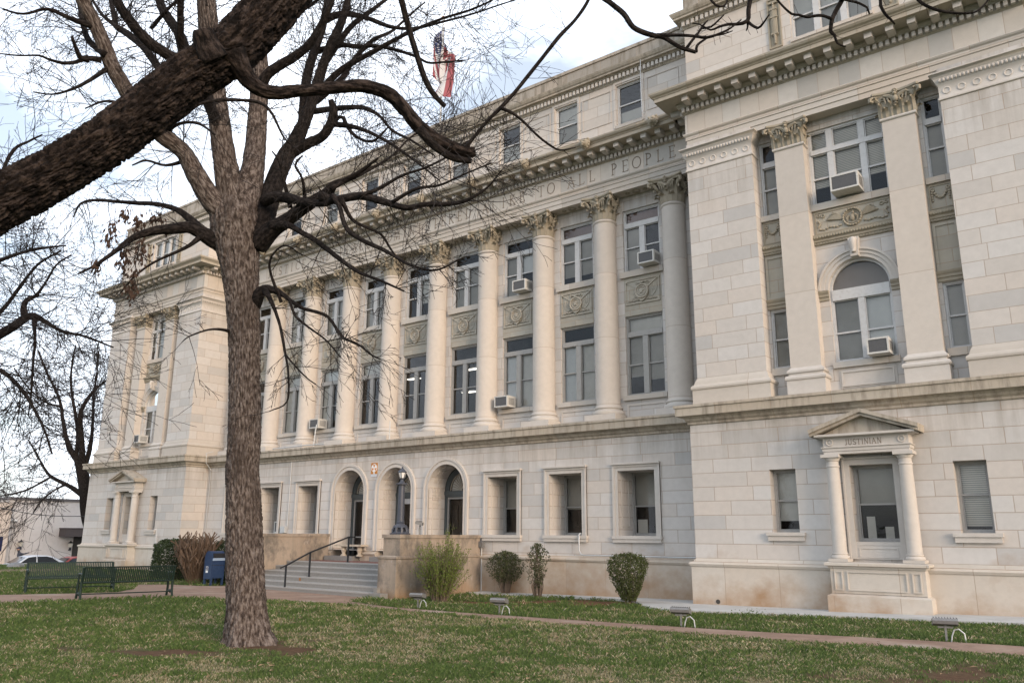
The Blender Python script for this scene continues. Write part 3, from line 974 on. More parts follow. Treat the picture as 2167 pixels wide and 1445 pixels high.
for sx in (-1, 1):
    c = thing('column', None, None, (sx*.855, -.3, 0)); c.parent = aed
    b = MB(); b.box(-.235, .235, -.235, .235, 1.2, 1.27)
    b.lathe([(.215, 1.27), (.225, 1.30), (.215, 1.33), (.19, 1.35), (.18, 1.365), (.195, 1.38), (.19, 1.40), (.17, 1.41)], n=28); b.build('base', M['trim'], c, 35)
    b = MB(); b.lathe([(.175, 1.41), (.168, 1.45), (.168, 2.2), (.150, 3.5), (.165, 3.52), (.165, 3.55), (.148, 3.56), (.146, 3.66)], n=28); b.build('shaft', M['trim'], c, 35)
    b = MB(); b.lathe([(.146, 3.66), (.165, 3.67), (.17, 3.69), (.2, 3.74), (.2, 3.75)], n=28); b.box(-.225, .225, -.225, .225, 3.75, 3.83); b.build('capital', M['trim'], c, 35)
s = MB()
e = [(-1.03, .02), (-1.03, -.46), (1.03, -.46), (1.03, .02)]
s.sweep([(-.4, 3.832), (-.02, 3.832), (-.02, 3.90), (0, 3.905), (0, 3.975), (.03, 3.99), (.03, 4.01), (-.02, 4.02), (-.02, 4.24), (.02, 4.25), (.05, 4.265), (.15, 4.27), (.15, 4.325), (-.4, 4.34)], e)
for sx in (-1, 1): s.torus((sx*.85, -.445, 4.13), .075, .022, 16, 6); s.ball((sx*.85, -.44, 4.13), .05, 8, 5, (1, .3, 1))
s.build('entablature', M['trim'], aed, 30)
s = MB()
yf = -.64
s.prism([(-1.0, 4.34), (1.0, 4.34), (0, 4.76)], -.44, .02)
for sx in (-1, 1):
    for (ya, t0, t1) in ((yf-.06, .06, .135), (yf, -.02, .06)):
        z0, z1 = 4.36, 4.78
        q = [(sx*1.28, z0+t0-.06), (0, z1+t0-.02), (0, z1+t1), (sx*1.30, z0+t1-.04)]
        s.prism(q if sx < 0 else q[::-1], ya, .02)
s.build('pediment', M['ledge'], aed)
s = MB()
frame(s, -.66, .65, 1.262, 3.71, .14, -.07, .01, 'LRT'); frame(s, -.70, .69, 1.262, 3.76, .045, -.10, .01, 'LRT')
s.box(-.52, .51, -.05, .02, 1.262, 1.585); frame(s, -.46, .45, 1.30, 1.54, .03, -.065, -.049)
s.build('window_surround', M['trim'], aed)

mb = MB()
belt2 = [(d, z+.015) for d, z in belt]
belt2[0] = (-.9, belt2[0][1]); belt2[-1] = (-.9, belt2[-1][1])
mb.sweep(belt2, [(0, 18), (0, 0), (W, 0), (W, 18)]); pp('belt_course', mb, 'ledge')

# upper wall plane, piers and pilasters
U0, U1, YP, YB = .25, 9.49, .12, .58
nl = [(2.39, 2.89), (6.86, 7.36)]
mb = MB()
ops = []
for a, b_ in nl: ops += [(a, b_, 6.40, 8.13, False), (a, b_, 11.0, 13.35, False)]
ops += [(3.83, 5.91, 11.0, 13.3, False), (XC-.8, XC+.8, 6.38, 8.42, True)]
wall(mb, U0, U1, 5.4, 13.8, YB, ops, .2)
for a, b_ in ((U0, 2.33), (7.41, U1)):
    mb.quad((a, YP, 5.4), (b_, YP, 5.4), (b_, YP, 13.8), (a, YP, 13.8))
    for x in (a, b_):
        if x in (U0, U1): mb.quad((x, YP, 5.4), (x, 18, 5.4), (x, 18, 13.8), (x, YP, 13.8))
        else: mb.quad((x, YP, 5.4), (x, YB, 5.4), (x, YB, 13.8), (x, YP, 13.8))
pp('upper_wall', mb, 'ashlar_up')
bprof = [(0, 5.5), (.12, 5.5), (.12, 5.93), (.15, 5.95), (.16, 6.0), (.14, 6.05), (.08, 6.1), (.05, 6.2), (.0, 6.3)]
cprof = [(0, 12.86), (.035, 12.88), (.04, 12.92), (.02, 12.95), (.012, 12.96), (.012, 13.28), (.03, 13.30), (.05, 13.34), (.10, 13.46), (.105, 13.48), (.12, 13.49), (.14, 13.55), (.19, 13.58), (.19, 13.609), (.0, 13.609)]
for path in ([(U0, 18), (U0, YP), (2.33, YP), (2.33, YB+.01)], [(7.41, YB+.01), (7.41, YP), (U1, YP), (U1, 18)]):
    mb = MB(); rg = MB(); mb.sweep(bprof, path); rg.sweep(cprof, path)
    xa, xb = path[1][0], path[2][0]
    for k in range(6): rg.torus((xa+(xb-xa)*(k+.5)/6, YP-.012, 13.12), .085, .02, 18, 6)
    n = 22
    for k in range(n): rg.ball((xa+(xb-xa)*(k+.5)/n, YP-.085, 13.40), .045, 6, 5, (.75, .8, 1.2))
    xs_ = U0 if xa == U0 else U1
    for k in range(4):
        v0 = len(rg.v); rg.torus((0, 0, 0), .085, .02, 18, 6)
        rg.v[v0:] = [(xs_+y, YP+.25+k*.36+x, 13.12+z) for x, y, z in rg.v[v0:]]
    for k in range(16): rg.ball((xs_+(-.085 if xs_ == U0 else .085), YP+.04+k*.1, 13.40), .045, 6, 5, (.8, .75, 1.2))
    pp('pier_base', mb, 'trim_course'); pp('pier_cap', rg, 'trim', 45)


def pcap():
    b = MB()
    h = .415
    for z0, z1, g in ((0, .35, .0), (.35, .58, .03), (.58, .72, .07)): b.box(-h-g, h+g, -.0-g, .36, z0, z1-.001)
    def lf(x, z, hh, w, curl):
        q = MB(); leaf(q, -PI/2, 0, z, hh, w, curl); b.merge(q, (x, 0, 0))
    for x in (-.28, 0, .28): lf(x, 0, .29, .19, .17)
    for x in (-.4, -.14, .14, .4): lf(x, 0, .47, .15, .2)
    for sx in (-1, 1):
        q = MB(); leaf(q, 0 if sx > 0 else PI, 0, 0, .28, .2, .12); b.merge(q, (sx*h, .16, 0))
        q = MB(); volute(q, -PI/4 if sx > 0 else -3*PI/4, .27, .70); b.merge(q, (sx*(h-.06), .06, 0))
    q = MB(); eagle(q, -PI/2, .04, .54, 1.15); rosette(q, -PI/2, .14, .78); b.merge(q)
    v0 = len(b.v); abacus(b, .60, .72, .86, .1, .12)
    b.v[v0:] = [(x, min(y*.9+.37, .36), z) for x, y, z in b.v[v0:]]
    return b


pcm = pcap().mesh('capital', M['carved'], 45)
for a, b_ in ((2.97, 3.80), (5.94, 6.77)):
    p = thing('pilaster', None, None, ((a+b_)/2, .22, 0)); p.parent = house; pav.append(p)
    h = .415
    q = MB(); q.sweep([(0, 5.5), (.1, 5.5), (.1, 5.93), (.13, 5.95), (.14, 6.0), (.12, 6.05), (.05, 6.08), (.05, 6.12), (.09, 6.15), (.09, 6.2), (.0, 6.3)], [(-h, .37), (-h, 0), (h, 0), (h, .37)])
    q.build('base', M['trim'], p)
    q = MB(); q.box(-h, h, 0, .37, 6.25, 12.86); q.build('shaft', M['shaft'], p)
    q = MB(); q.sweep([(0, 12.78), (.04, 12.80), (.05, 12.83), (.03, 12.87), (0, 12.88)], [(-h, .37), (-h, 0), (h, 0), (h, .37)]); q.build('astragal', M['trim'], p)
    link('capital', pcm, p, (0, 0, 12.86)).scale = (1, 1, .87)

# windows of the upper storeys
for a, b_ in nl:
    x, h = (a+b_)/2, (b_-a)/2
    pav.append(window(x, YB, h, 6.40, 8.13, .08, 'frame_up', None, (), 7.25, [(-.2, .2, 6.45, 8.1, 'screen')], (.05, .08, .2), fw_=.05))
    pav.append(window(x, YB, h, 11.0, 13.35, .08, 'frame_up', (12.55, 12.72), (), 11.85, [(-.2, .2, 11.05, 12.6, 'screen')], (.08, .08, .17), fw_=.05))
pav.append(window(XC, YB, 1.04, 11.0, 13.3, .08, 'frame_up', (12.55, 12.69), [(-.52, -.36), (.36, .52)], 11.8,
                  [(-1, 1, 12.0, 13.25, 'blind_slat'), (-.36, .36, 11.05, 12.0, 'blind_slat'), (-1, -.5, 11.55, 12.0, 'blind_slat'), (.5, 1, 11.6, 12.0, 'blind_slat')], (.1, .08, .2), thru=True))
pav.append(window(XC, YB, .8, 6.38, 8.42, .1, 'frame_up', (8.12, 8.42), [(-.08, .08)], 7.2,
                  [(-.76, -.08, 6.45, 8.15, 'screen'), (.08, .76, 6.45, 8.15, 'blind_pale'), (-.74, .74, 8.44, 9.14, 'fan_shade')], (.04, .08, .16), arch=True))

# relief panels, egg bands, arch trim
for a, b_, z in ((3.81, 5.93, 10.80), (2.335, 2.965, 10.83), (6.775, 7.405, 10.83)):
    q = MB(); q.box(a, b_, YB-.012, YB+.02, 10.04, z); pp('relief_panel', q, 'spandrel')
for a, b_ in ((2.335, 2.965), (6.775, 7.405)):
    q = MB(); q.box(a, b_, YB-.008, YB+.02, 8.38, 9.77); frame(q, a+.02, b_-.02, 8.42, 9.72, .07, YB-.04, YB); pp('recessed_panel', q, 'spandrel')
for a, b_ in ((3.80, 5.94), (2.335, 2.965), (6.775, 7.405)):
    cn = MB(); cn.sweep([(0, 9.77), (.05, 9.78), (.05, 9.84), (.08, 9.86), (.08, 9.92), (.14, 9.97), (.15, 10.05), (0, 10.07)], [(a, YB), (b_, YB)])
    n = int((b_-a)/.075)
    for k in range(n): cn.ball((a+(b_-a)*(k+.5)/n, YB-.13, 9.985), .04, 6, 4, (.75, .7, 1.1)); cn.box(a+(b_-a)*(k+.2)/n, a+(b_-a)*(k+.65)/n, YB-.075, YB-.04, 9.79, 9.835)
    pp('string_course', cn, 'carved', 40)
for a, b_ in ((2.335, 2.965), (6.775, 7.405), (3.80, XC-.8), (XC+.8, 5.94)):
    cn = MB(); cn.sweep([(0, 8.14), (.04, 8.15), (.04, 8.24), (.07, 8.25), (.07, 8.32), (.11, 8.36), (.12, 8.42), (0, 8.43)], [(a, YB), (b_, YB)]); pp('impost', cn, 'carved', 40)
ar = MB()
ring(ar, XC, 8.43, .8, .9, YB-.05, YB+.02); ring(ar, XC, 8.43, .9, 1.0, YB-.075, YB+.02); ring(ar, XC, 8.43, 1.0, 1.06, YB-.11, YB+.02)
ar.prism([(XC-.1, 9.23), (XC+.1, 9.23), (XC+.14, 9.76), (XC-.14, 9.76)], YB-.2, YB+.02)
ar.tube([(XC, YB-.2, 9.7), (XC, YB-.27, 9.6), (XC, YB-.22, 9.42), (XC, YB-.25, 9.32)], [.1, .09, .07, .05], 10)
pp('arch_surround', ar, 'trim', 40)
q = MB(); q.box(XC-.72, XC+.72, YB-.02, YB+.02, 5.66, 6.16); frame(q, XC-.66, XC+.66, 5.70, 6.12, .045, YB-.05, YB-.019); pp('apron_panel', q, 'trim')

# carved eagle medallion
md = MB()
frame(md, 3.86, 5.88, 10.1, 10.75, .035, YB-.03, YB)
y = YB-.03
md.torus((XC, y, 10.42), .24, .035, 28, 8); md.torus((XC, y, 10.42), .18, .015, 24, 6)
for k in range(20): a = 2*PI*k/20; md.ball((XC+.24*math.cos(a), y-.02, 10.42+.24*math.sin(a)), .035, 5, 4)
md.ball((XC, y, 10.40), .075, 8, 6, (1, .7, 1.5)); md.ball((XC+.03, y-.03, 10.53), .04, 6, 5)
for sx in (-1, 1):
    for k in range(3): md.tube([(XC+sx*.04, y, 10.44), (XC+sx*(.09+.03*k), y-.02, 10.47-.03*k), (XC+sx*.12, y, 10.32-.02*k)], [.03, .03, .012], 5)
    for k in range(6):                      # spread wings outside the wreath
        md.tube([(XC+sx*.27, y, 10.47-.01*k), (XC+sx*(.40+.045*k), y-.02, 10.60-.025*k), (XC+sx*(.52+.035*k), y, 10.66-.035*k)], [.028, .028, .01], 5)
    for k in range(7):
        md.ball((XC+sx*(.33+.09*k), y, 10.25-.02*math.sin(k*1.6)-.004*k), .042, 6, 4, (1.2, .6, .8))
    md.torus((XC+sx*.78, y, 10.62), .045, .018, 12, 5); md.torus((XC+sx*.90, y, 10.64), .035, .016, 12, 5); md.tube([(XC+sx*.92, y, 10.5), (XC+sx*.86, y, 10.4), (XC+sx*.93, y, 10.3)], .03, 6)
pp('relief_carving', md, 'carved', 50)
for x in (2.65, 7.09):
    md = MB(); frame(md, x-.27, x+.27, 10.12, 10.78, .03, YB-.03, YB)
    for k in range(9):
        t = k/8; md.ball((x-.17+.34*t, y-.01, 10.62-.2*math.sin(PI*t)), .045, 7, 5, (1, .7, .9))
    for sx in (-1, 1):
        md.torus((x+sx*.18, y, 10.66), .04, .018, 10, 5)
        for k in range(4): md.ball((x+sx*.2, y, 10.56-.07*k), .042-.004*k, 6, 4, (1, .7, 1))
    pp('relief_carving', md, 'carved', 50)

# entablature, attic
ep = [(U0, 18), (U0, YP), (U1, YP), (U1, 18)]
pp('architrave', entab(ep, .47), 'trim_course')
mb = MB(); mb.sweep([(-.2, 14.16), (0, 14.16), (0, 14.86), (-.2, 14.87)], ep); pp('frieze', mb, 'frieze')
mb = MB(); mb.sweep(cornice_profile(), ep); pp('main_cornice', mb, 'cornice')
pav += modillions((U0, YP), (U1, YP), (0, -1), .53)
for o in modillions((XL-W+U1, YP), (XL-W+U1, 1.7), (1, 0), .53): pass
modillions((U0, 1.7), (U0, YP), (-1, 0), .53)
mb = MB(); blocks(mb, (U0-.06, YP), (U1+.06, YP), (0, -1), .165, .095, .06, .165, 14.88, 15.025)
for sx, x in ((-1, U0), (1, U1)): blocks(mb, (x, YP), (x, 6.0), (sx, 0), .165, .095, .06, .165, 14.88, 15.025)
pp('dentil_band', mb, 'trim')
A0, A1, YA = .32, 9.42, .25
mb = MB()
op3 = (3.74, 6.0, 16.25, 17.82, False)
wall(mb, A0, A1, 15.45, 18.05, YA, [op3], .2)
for x in (A0, A1): mb.quad((x, YA, 15.45), (x, 18, 15.45), (x, 18, 18.05), (x, YA, 18.05))
pp('attic_wall', mb, 'ashlar_attic')
pav.append(window(XC, YA, 1.13, 16.25, 17.82, .1, 'frame_up', None, [(-.47, -.29), (.29, .47)], 17.0, [(-1.1, 1.1, 17.0, 17.8, 'blind_grey'), (-1.1, 1.1, 16.3, 17.0, 'screen')], (.03, .05, .1)))
for x in (3.27, 6.50):
    fb = MB(); fb.box(x-.18, x+.18, YA-.006, YA+.02, 16.17, 17.82); frame(fb, x-.2, x+.2, 16.15, 17.85, .045, YA-.04, YA+.01)
    for k in range(6): fb.tube([(x-.075+.03*k, YA-.05-.02*math.sin(PI*k/5), 16.55), (x-.085+.034*k, YA-.05-.025*math.sin(PI*k/5), 17.5)], .02, 6)
    fb.box(x-.1, x+.1, YA-.1, YA, 16.58, 16.63); fb.box(x-.11, x+.11, YA-.1, YA, 17.15, 17.21); fb.box(x-.11, x+.11, YA-.1, YA, 17.42, 17.47)
    fb.tube([(x, YA-.05, 16.3), (x, YA-.05, 16.58)], [.03, .05], 8); fb.ball((x, YA-.05, 16.3), .04, 6, 4)
    fb.tube([(x, YA-.05, 17.5), (x, YA-.05, 17.7)], .03, 8); fb.box(x-.12, x+.12, YA-.07, YA, 17.66, 17.72)
    pp('carved_fasces', fb, 'carved', 50)
ap = [(A0, 18), (A0, YA), (A1, YA), (A1, 18)]
pp('attic_cornice', attic_cornice(ap, 17.98), 'ledge')
mb = MB(); blocks(mb, (A0-.05, YA), (A1+.05, YA), (0, -1), .165, .095, .05, .15, 18.045, 18.205)
for sx, x in ((-1, A0), (1, A1)): blocks(mb, (x, YA), (x, 4), (sx, 0), .165, .095, .05, .15, 18.045, 18.205)
pp('dentil_band', mb, 'trim')
mb = MB(); mb.sweep([(-.5, 18.5), (0, 18.5), (0, 19.35), (.04, 19.36), (.04, 19.48), (-.5, 19.5)], ap); pp('parapet', mb, 'parapet')

# far pavilion: the same parts, further along
for o in list(pav):
    c = copy_tree(o, house)
    c.location.x += XL-W
# inscription over the near pedimented window
x = -.47
for ch in 'JUSTINIAN':
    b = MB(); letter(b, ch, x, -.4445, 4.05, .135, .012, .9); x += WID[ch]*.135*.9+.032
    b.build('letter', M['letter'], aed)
q = MB(); q.prism([(.64+.06*math.cos(PI*k/8), .06+.06*math.sin(PI*k/8)) for k in range(16)], -.112, -.09); part('drain_hole', q, 'void')
# ------------------------------------------------------------------ entrance terrace and stairs
stairs = thing('entrance_stairs', 'grey granite steps between stained concrete terrace walls below the three arches', 'stairs', (0, 0, 0))
TL, TR = -17.795, -8.785
L0, L1, R0, R1 = TL, -16.98, -9.6, TR
ys = [-3.27, -2.85, -2.42, -1.98, -1.5, -.98]
zs_ = [-.045, .11, .265, .42, .575, .73]
for k in range(6):
    b = MB()
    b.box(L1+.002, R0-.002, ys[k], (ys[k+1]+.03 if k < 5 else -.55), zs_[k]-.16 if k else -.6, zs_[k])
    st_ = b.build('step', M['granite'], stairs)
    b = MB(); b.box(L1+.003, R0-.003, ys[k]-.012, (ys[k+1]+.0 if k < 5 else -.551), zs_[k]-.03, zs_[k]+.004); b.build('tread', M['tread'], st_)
b = MB(); b.box(L1+.002, R0-.002, -.548, 1.11, .4, .725)
b.build('landing', M['brick_floor'], stairs)
for x0, x1, s in ((L0, L1, -1), (R0, R1, 1)):
    b = MB()
    b.box(x0, x1, -3.05, -2.55, -.7, 1.08)                                   # low block at the foot
    xo0, xo1 = x0, x1
    b.box(xo0+.004, xo1-.004, -2.551, 1.11, -.7, 1.06)                                  # outer wall, lower course
    b.sweep([(0, 1.0), (.03, 1.03), (.03, 1.08), (-.05, 1.12)], [(x0, -2.55), (x0, -3.05), (x1, -3.05), (x1, 1.11)] if s > 0 else [(x0, 1.11), (x0, -3.05), (x1, -3.05), (x1, -2.55)])
    b.box(xo0+.03, xo1-.03, -2.0, 1.11, 1.06, 1.66); b.box(xo0-.01, xo1+.01, -2.0, 1.11, 1.661, 1.77)
    b.box(x0+.03, x1-.03, -2.88, -2.001, 1.06, 1.66); b.box(x0-.01, x1+.01, -2.92, -2.001, 1.661, 1.775)
    b.build('terrace_wall', M['terrace'], stairs)
    if s > 0:
        b = MB(); b.box(x0-.02, x0+.5, -3.38, -3.051, -.6, -.04); b.box(x0-.0, x0+.16, -3.2, -3.052, -.039, .12); b.build('curb_block', M['granite'], stairs)
for i in (3, 4, 5):
    b = MB(); b.box(bays[i]-.85, bays[i]+.85, .75, 2.6, .6, .905); b.build('threshold', M['granite'], stairs)

hr = thing('handrail', 'black iron handrail running up the middle of the front steps', 'handrail', (-14.05, 0, 0))
b = MB()
rail = [(-.05, -3.45, .60), (0, -3.24, .69), (0, -2.21, 1.12), (0, -.42, 1.66), (0, -.1, 1.66)]
for p, q in zip(rail[:-1], rail[1:]): b.bar(p, q, .05, .05)
b.build('rail', M['black_iron'], hr)
for y, z0, z1 in ((-3.24, -.2, .68), (-2.21, .265, 1.11), (-.42, .73, 1.65)):
    b = MB(); b.box(-.025, .025, y-.025, y+.025, z0, z1); b.box(-.06, .06, y-.06, y+.06, z0, z0+.012); b.build('post', M['black_iron'], hr)
b = MB(); b.box(-14.32, -14.22, -2.436, -2.4325, .125, .235)
tag(b.build('rust_plate', M['rust']), 'small rust coloured plate fixed to a granite riser beside the handrail', 'plate')

sb = thing('stone_bench', 'cast stone bench on baluster legs inside the left entrance arch', 'bench', (-15.45, .95, .905))
b = MB(); b.box(-.8, .8, -.2, .2, .38, .45); b.build('seat', M['stone_seat'], sb)
for x in (-.42, .52):
    b = MB(); b.lathe([(.13, 0), (.13, .04), (.08, .07), (.07, .12), (.1, .18), (.12, .24), (.09, .31), (.1, .345), (.13, .36), (.13, .379)], x, 0, 14); b.build('leg', M['stone_seat'], sb, 40)

# lamp post on the terrace pier
lp = thing('lamp_post', 'dark blue cast iron lamp post with lantern on the terrace pier', 'lamp post', (-9.25, -2.46, 1.776))
b = MB()
b.lathe([(.33, 0), (.34, .03), (.27, .06), (.25, .09)], n=8)
for k in range(8):
    a = 2*PI*k/8+.2; b.tube([(.24*math.cos(a), .24*math.sin(a), .04), (.25*math.cos(a), .25*math.sin(a), .14), (.17*math.cos(a), .17*math.sin(a), .27)], [.05, .045, .05], 6)
b.lathe([(.14, .05), (.14, .25), (.25, .22), (.22, .28), (.15, .32), (.12, .36), (.14, .39), (.12, .42)], n=20)
b.build('base', M['lamp_iron'], lp, 40)
b = MB(); b.lathe([(.115, .4), (.112, .9), (.10, 1.5), (.095, 1.56), (.1, 1.6), (.2, 1.61), (.2, 1.63), (.1, 1.67), (.055, 1.72), (.05, 1.78), (.075, 1.80)], n=16); b.build('shaft', M['lamp_iron'], lp, 40)
lan = MB()
lan.lathe([(.075, 1.8), (.08, 1.82)], n=6); lan.lathe([(.15, 2.0), (.155, 2.02), (.13, 2.05), (.05, 2.13), (.03, 2.15), (.035, 2.17), (.0, 2.2)], n=6)
for k in range(6):
    a = 2*PI*k/6; lan.bar((.078*math.cos(a), .078*math.sin(a), 1.81), (.14*math.cos(a), .14*math.sin(a), 2.01), .014)
lan = lan.build('lantern', M['lamp_iron'], lp)
b = MB(); b.lathe([(.07, 1.82), (.13, 2.0)], n=6, cap=False); b.build('lantern_pane', M['white_paint'], lan)

# floodlights
def floodlight(name, label, loc, rz, group, hgt=.32):
    f = thing(name, label, 'floodlight', loc, rz, group)
    b = MB(); b.bar((0, 0, -.1), (0, 0, hgt), .035, .035); b.bar((-.12, 0, hgt-.03), (.12, 0, hgt-.03), .03, .03); b.build('stake', M['flood'], f)
    b = MB()
    pts = [(-.12, 0), (.17, .07), (.19, .14), (.14, .19), (-.13, .14)]
    pts = [(y*.8, z*.78) for y, z in pts]; q = MB(); q.prism(pts, -.2, .2)
    c, s = math.cos(PI/2), math.sin(PI/2)
    b.add([(-y, x, z+hgt-.02) for x, y, z in q.v], q.f)
    hd = b.build('lamp_head', M['flood'], f)
    b = MB(); b.quad((-.17, -.098, hgt+.0), (.17, -.098, hgt+.0), (.17, -.106, hgt+.075), (-.17, -.106, hgt+.075))
    for k in range(9): b.box(-.19+.045*k, -.18+.045*k, -.05, .11, hgt+.09, hgt+.135)
    b.build('cooling_fins', M['ac_grille'], hd)
    b = MB(); b.tube([(-.06, .02, -.05), (-.09, .02, .1), (-.13, .03, .2), (-.2, .04, .22), (-.28, .05, .15), (-.3, .05, -.05)], .013, 6); b.build('conduit', M['galv'], f)
    return f


fl_ = [((884, 1286), 'small floodlight on the lawn in front of the tall yellow green shrub'), ((1057, 1300), 'small floodlight at the path edge in front of the two thin shrubs'),
       ((1442, 1326), 'small floodlight on the grass between the round bush and the near pavilion'), ((2004, 1357), 'small floodlight nearest the camera, before the pedimented window')]
for (px, py), lab in fl_:
    g = G(px, py); floodlight('floodlight', lab, tuple(g), PI+.25, 'floodlights set in the lawn', .27)
floodlight('floodlight', 'floodlight on the terrace wall beside the blue lamp post', (-9.05, -1.75, 1.78), PI-.9, None, .3)

# air conditioners
def ac(x, y, z, label, w=.62, h=.42, d=.5):
    a = thing('air_conditioner', label, 'air conditioner', (x, y, z), 0, 'window air conditioners')
    b = MB(); b.box(-w/2, w/2, 0, d, 0, h); b.build('casing', M['ac_case'], a)
    b = MB(); b.box(-w/2+.045, w/2-.045, -.012, .0, .05, h-.045)
    b.build('front_grille', M['ac_grille'], a)
    b = MB(); frame(b, -w/2, w/2, 0, h, .045, -.025, 0); b.build('front_rim', M['ac_case'], a)
    b = MB()
    for s in (-1, 1):
        for k in range(7): b.box(s*w/2-.004, s*w/2+.004, .08+.05*k, .10+.05*k, .08, h-.08)
    b.build('side_vent', M['ac_grille'], a)


ac(XC, .05, 11.06, 'large air conditioner in the blinded triple window of the near pavilion', .74, .46, .6)
ac(XC+.42, .1, 6.40, 'air conditioner in the arched window of the near pavilion', .54, .42)
ac(bays[0]+.40, 1.62, 10.80, 'air conditioner in the upper window beside the near pavilion')
ac(bays[2]+.40, 1.62, 10.80, 'air conditioner in the upper window third from the near pavilion')
ac(bays[2]-.42, 1.62, 6.41, 'air conditioner in the lower window with one white shade')
ac(bays[6]-.42, 1.62, 6.41, 'air conditioner in a lower window just right of the big tree')
ac(XC-.42+XL-W, .1, 6.40, 'air conditioner in the arched window of the far pavilion', .54, .42)
ac(bays[7]+.28, 1.55, 1.79, 'air conditioner in a deep ground floor window near the steps', .5, .5, .5)
for px, py, y, lab in ((998, 781, 3.6, 'upper lit fluorescent light inside the window left of the white shaded one'), (993, 829, 4.4, 'lower lit fluorescent light inside the window left of the white shaded one'),
                       (876, 801, 3.7, 'lit fluorescent light inside the lower window over the middle arch')):
    r_ = ray(px, py); c = CAM+r_*((y-CAM[1])/r_[1]); tube_light(c[0], y, c[2], lab)

# conduits, boxes, sign
def conduit(pts, label, r=.022, cat='conduit'):
    b = MB(); b.tube(pts, r, 7)
    tag(b.build('conduit_pipe', M['galv'], None, 60), label, cat)


x2 = bays[1]
conduit([(x2+.62, 1.14, 1.85), (x2+.62, 1.06, 1.80), (x2+.62, 1.06, 1.30), (x2+.70, 1.05, 1.18), (x2+.85, 1.03, 1.165), (-.02, 1.03, 1.165)], 'grey conduit bending down from a window sill and along the base moulding')
conduit([(-8.72, 1.1, 1.35), (-8.72, 1.1, -.15)], 'upright grey conduit at the end of the terrace wall')
b = MB(); b.box(-8.8, -8.64, 1.02, 1.16, 1.34, 1.55); tag(b.build('junction_box', M['flood']), 'grey junction box atop the conduit by the terrace wall', 'junction box')
xc_ = bays[6]-1.25
conduit([(xc_, 1.17, 4.9), (xc_, 1.17, 1.95)], 'thin upright conduit between two deep ground floor windows by the steps', .018)
b = MB(); b.box(xc_-.36, xc_-.04, 1.06, 1.2, 1.8, 2.08); tag(b.build('meter_box', M['galv']), 'grey meter box at the foot of the thin upright conduit', 'meter box')
conduit([(XL+.35, 1.16, 5.7), (XL+.35, .8, 5.6), (XL+.33, .86, 5.1), (XL+.3, 1.17, 4.8), (XL+.25, 1.17, .95), (XL+.05, .6, .95)], 'long conduit down the inner corner beside the far pavilion')
conduit([(XL-1.9, -.12, 1.95), (XL-1.9, -.09, 1.2), (XL-1.82, -.07, 1.13), (XL, -.07, 1.13)], 'short conduit bending below a narrow window of the far pavilion')
conduit([(bays[4]-.35, 1.1, 5.5), (bays[4]-.35, 1.1, 6.25)], 'short upright pipe standing on the ledge over the middle arch', .025)
conduit([(bays[6]-.15, 1.55, 6.55), (bays[6]-.15, 1.45, 5.52)], 'white drain pipe under the air conditioner by the big tree', .022)
conduit([(bays[7]+.3, .95, 5.53), (bays[6]-.2, .98, 5.56), (bays[6]+1.2, .95, 5.54)], 'long pipe lying along the ledge near the big tree', .028)

sg = thing('shelter_sign', 'orange shelter sign with round three triangle emblem between two arches', 'sign', (-14.57, 1.205, 4.03))
b = MB(); b.box(-.19, .19, 0, .012, 0, .58); b.build('plate', plainmat('sign orange', (.46, .19, .035), .6, .15, 6), sg)
b = MB(); b.prism([(.165*math.cos(2*PI*k/28), .37+.165*math.sin(2*PI*k/28)) for k in range(28)], -.004, -.0005); b.prism([(-.03, .13), (.03, .13), (.03, .22), (-.03, .22)], -.0035, -.0006)
b.build('disc', M['white_paint'], sg)
b = MB()
for a in (90, 210, 330):
    c = math.radians(a); p = np.array([math.cos(c), math.sin(c)]); n = np.array([-p[1], p[0]])
    q = [p*.02, p*.13+n*.075, p*.13-n*.075]
    b.prism([(v[0], .37+v[1]) for v in q], -.008, -.0045)
b.build('emblem', plainmat('sign orange emblem', (.55, .2, .03), .6, .15, 6), sg)
b = MB(); b.box(-.185, .185, -.003, -.0005, .005, .125); b.build('caption_panel', plainmat('faded caption', (.50, .52, .55), .6, .2, 14), sg)

q = []
for px, py in ((1355, 118), (1355.5, 160), (1357, 200), (1359, 236), (1364, 241), (1366, 234)):
    r_ = ray(px, py); q.append(CAM+r_*((1.22-CAM[1])/r_[1]))
conduit([q[0]+np.array([0, .3, .1])]+q, 'thin cable hanging from the parapet past an attic window', .014, 'cable')

# ------------------------------------------------------------------ mailbox
g0 = G(446, 1239)
mbx = thing('mailbox', 'blue street mailbox with pull door beside the path', 'mailbox', (g0[0]-.29, g0[1]+.27, g0[2]), PI/2-.06)
b = MB()
hw, hd = .255, .27
pr = [(-hd, .27), (hd, .27), (hd, 1.0)]+[(hd*math.cos(PI*k/14), 1.0+.27*math.sin(PI*k/14)) for k in range(1, 14)]+[(-hd, 1.0)]
q = MB(); q.prism(pr, -hw, hw)
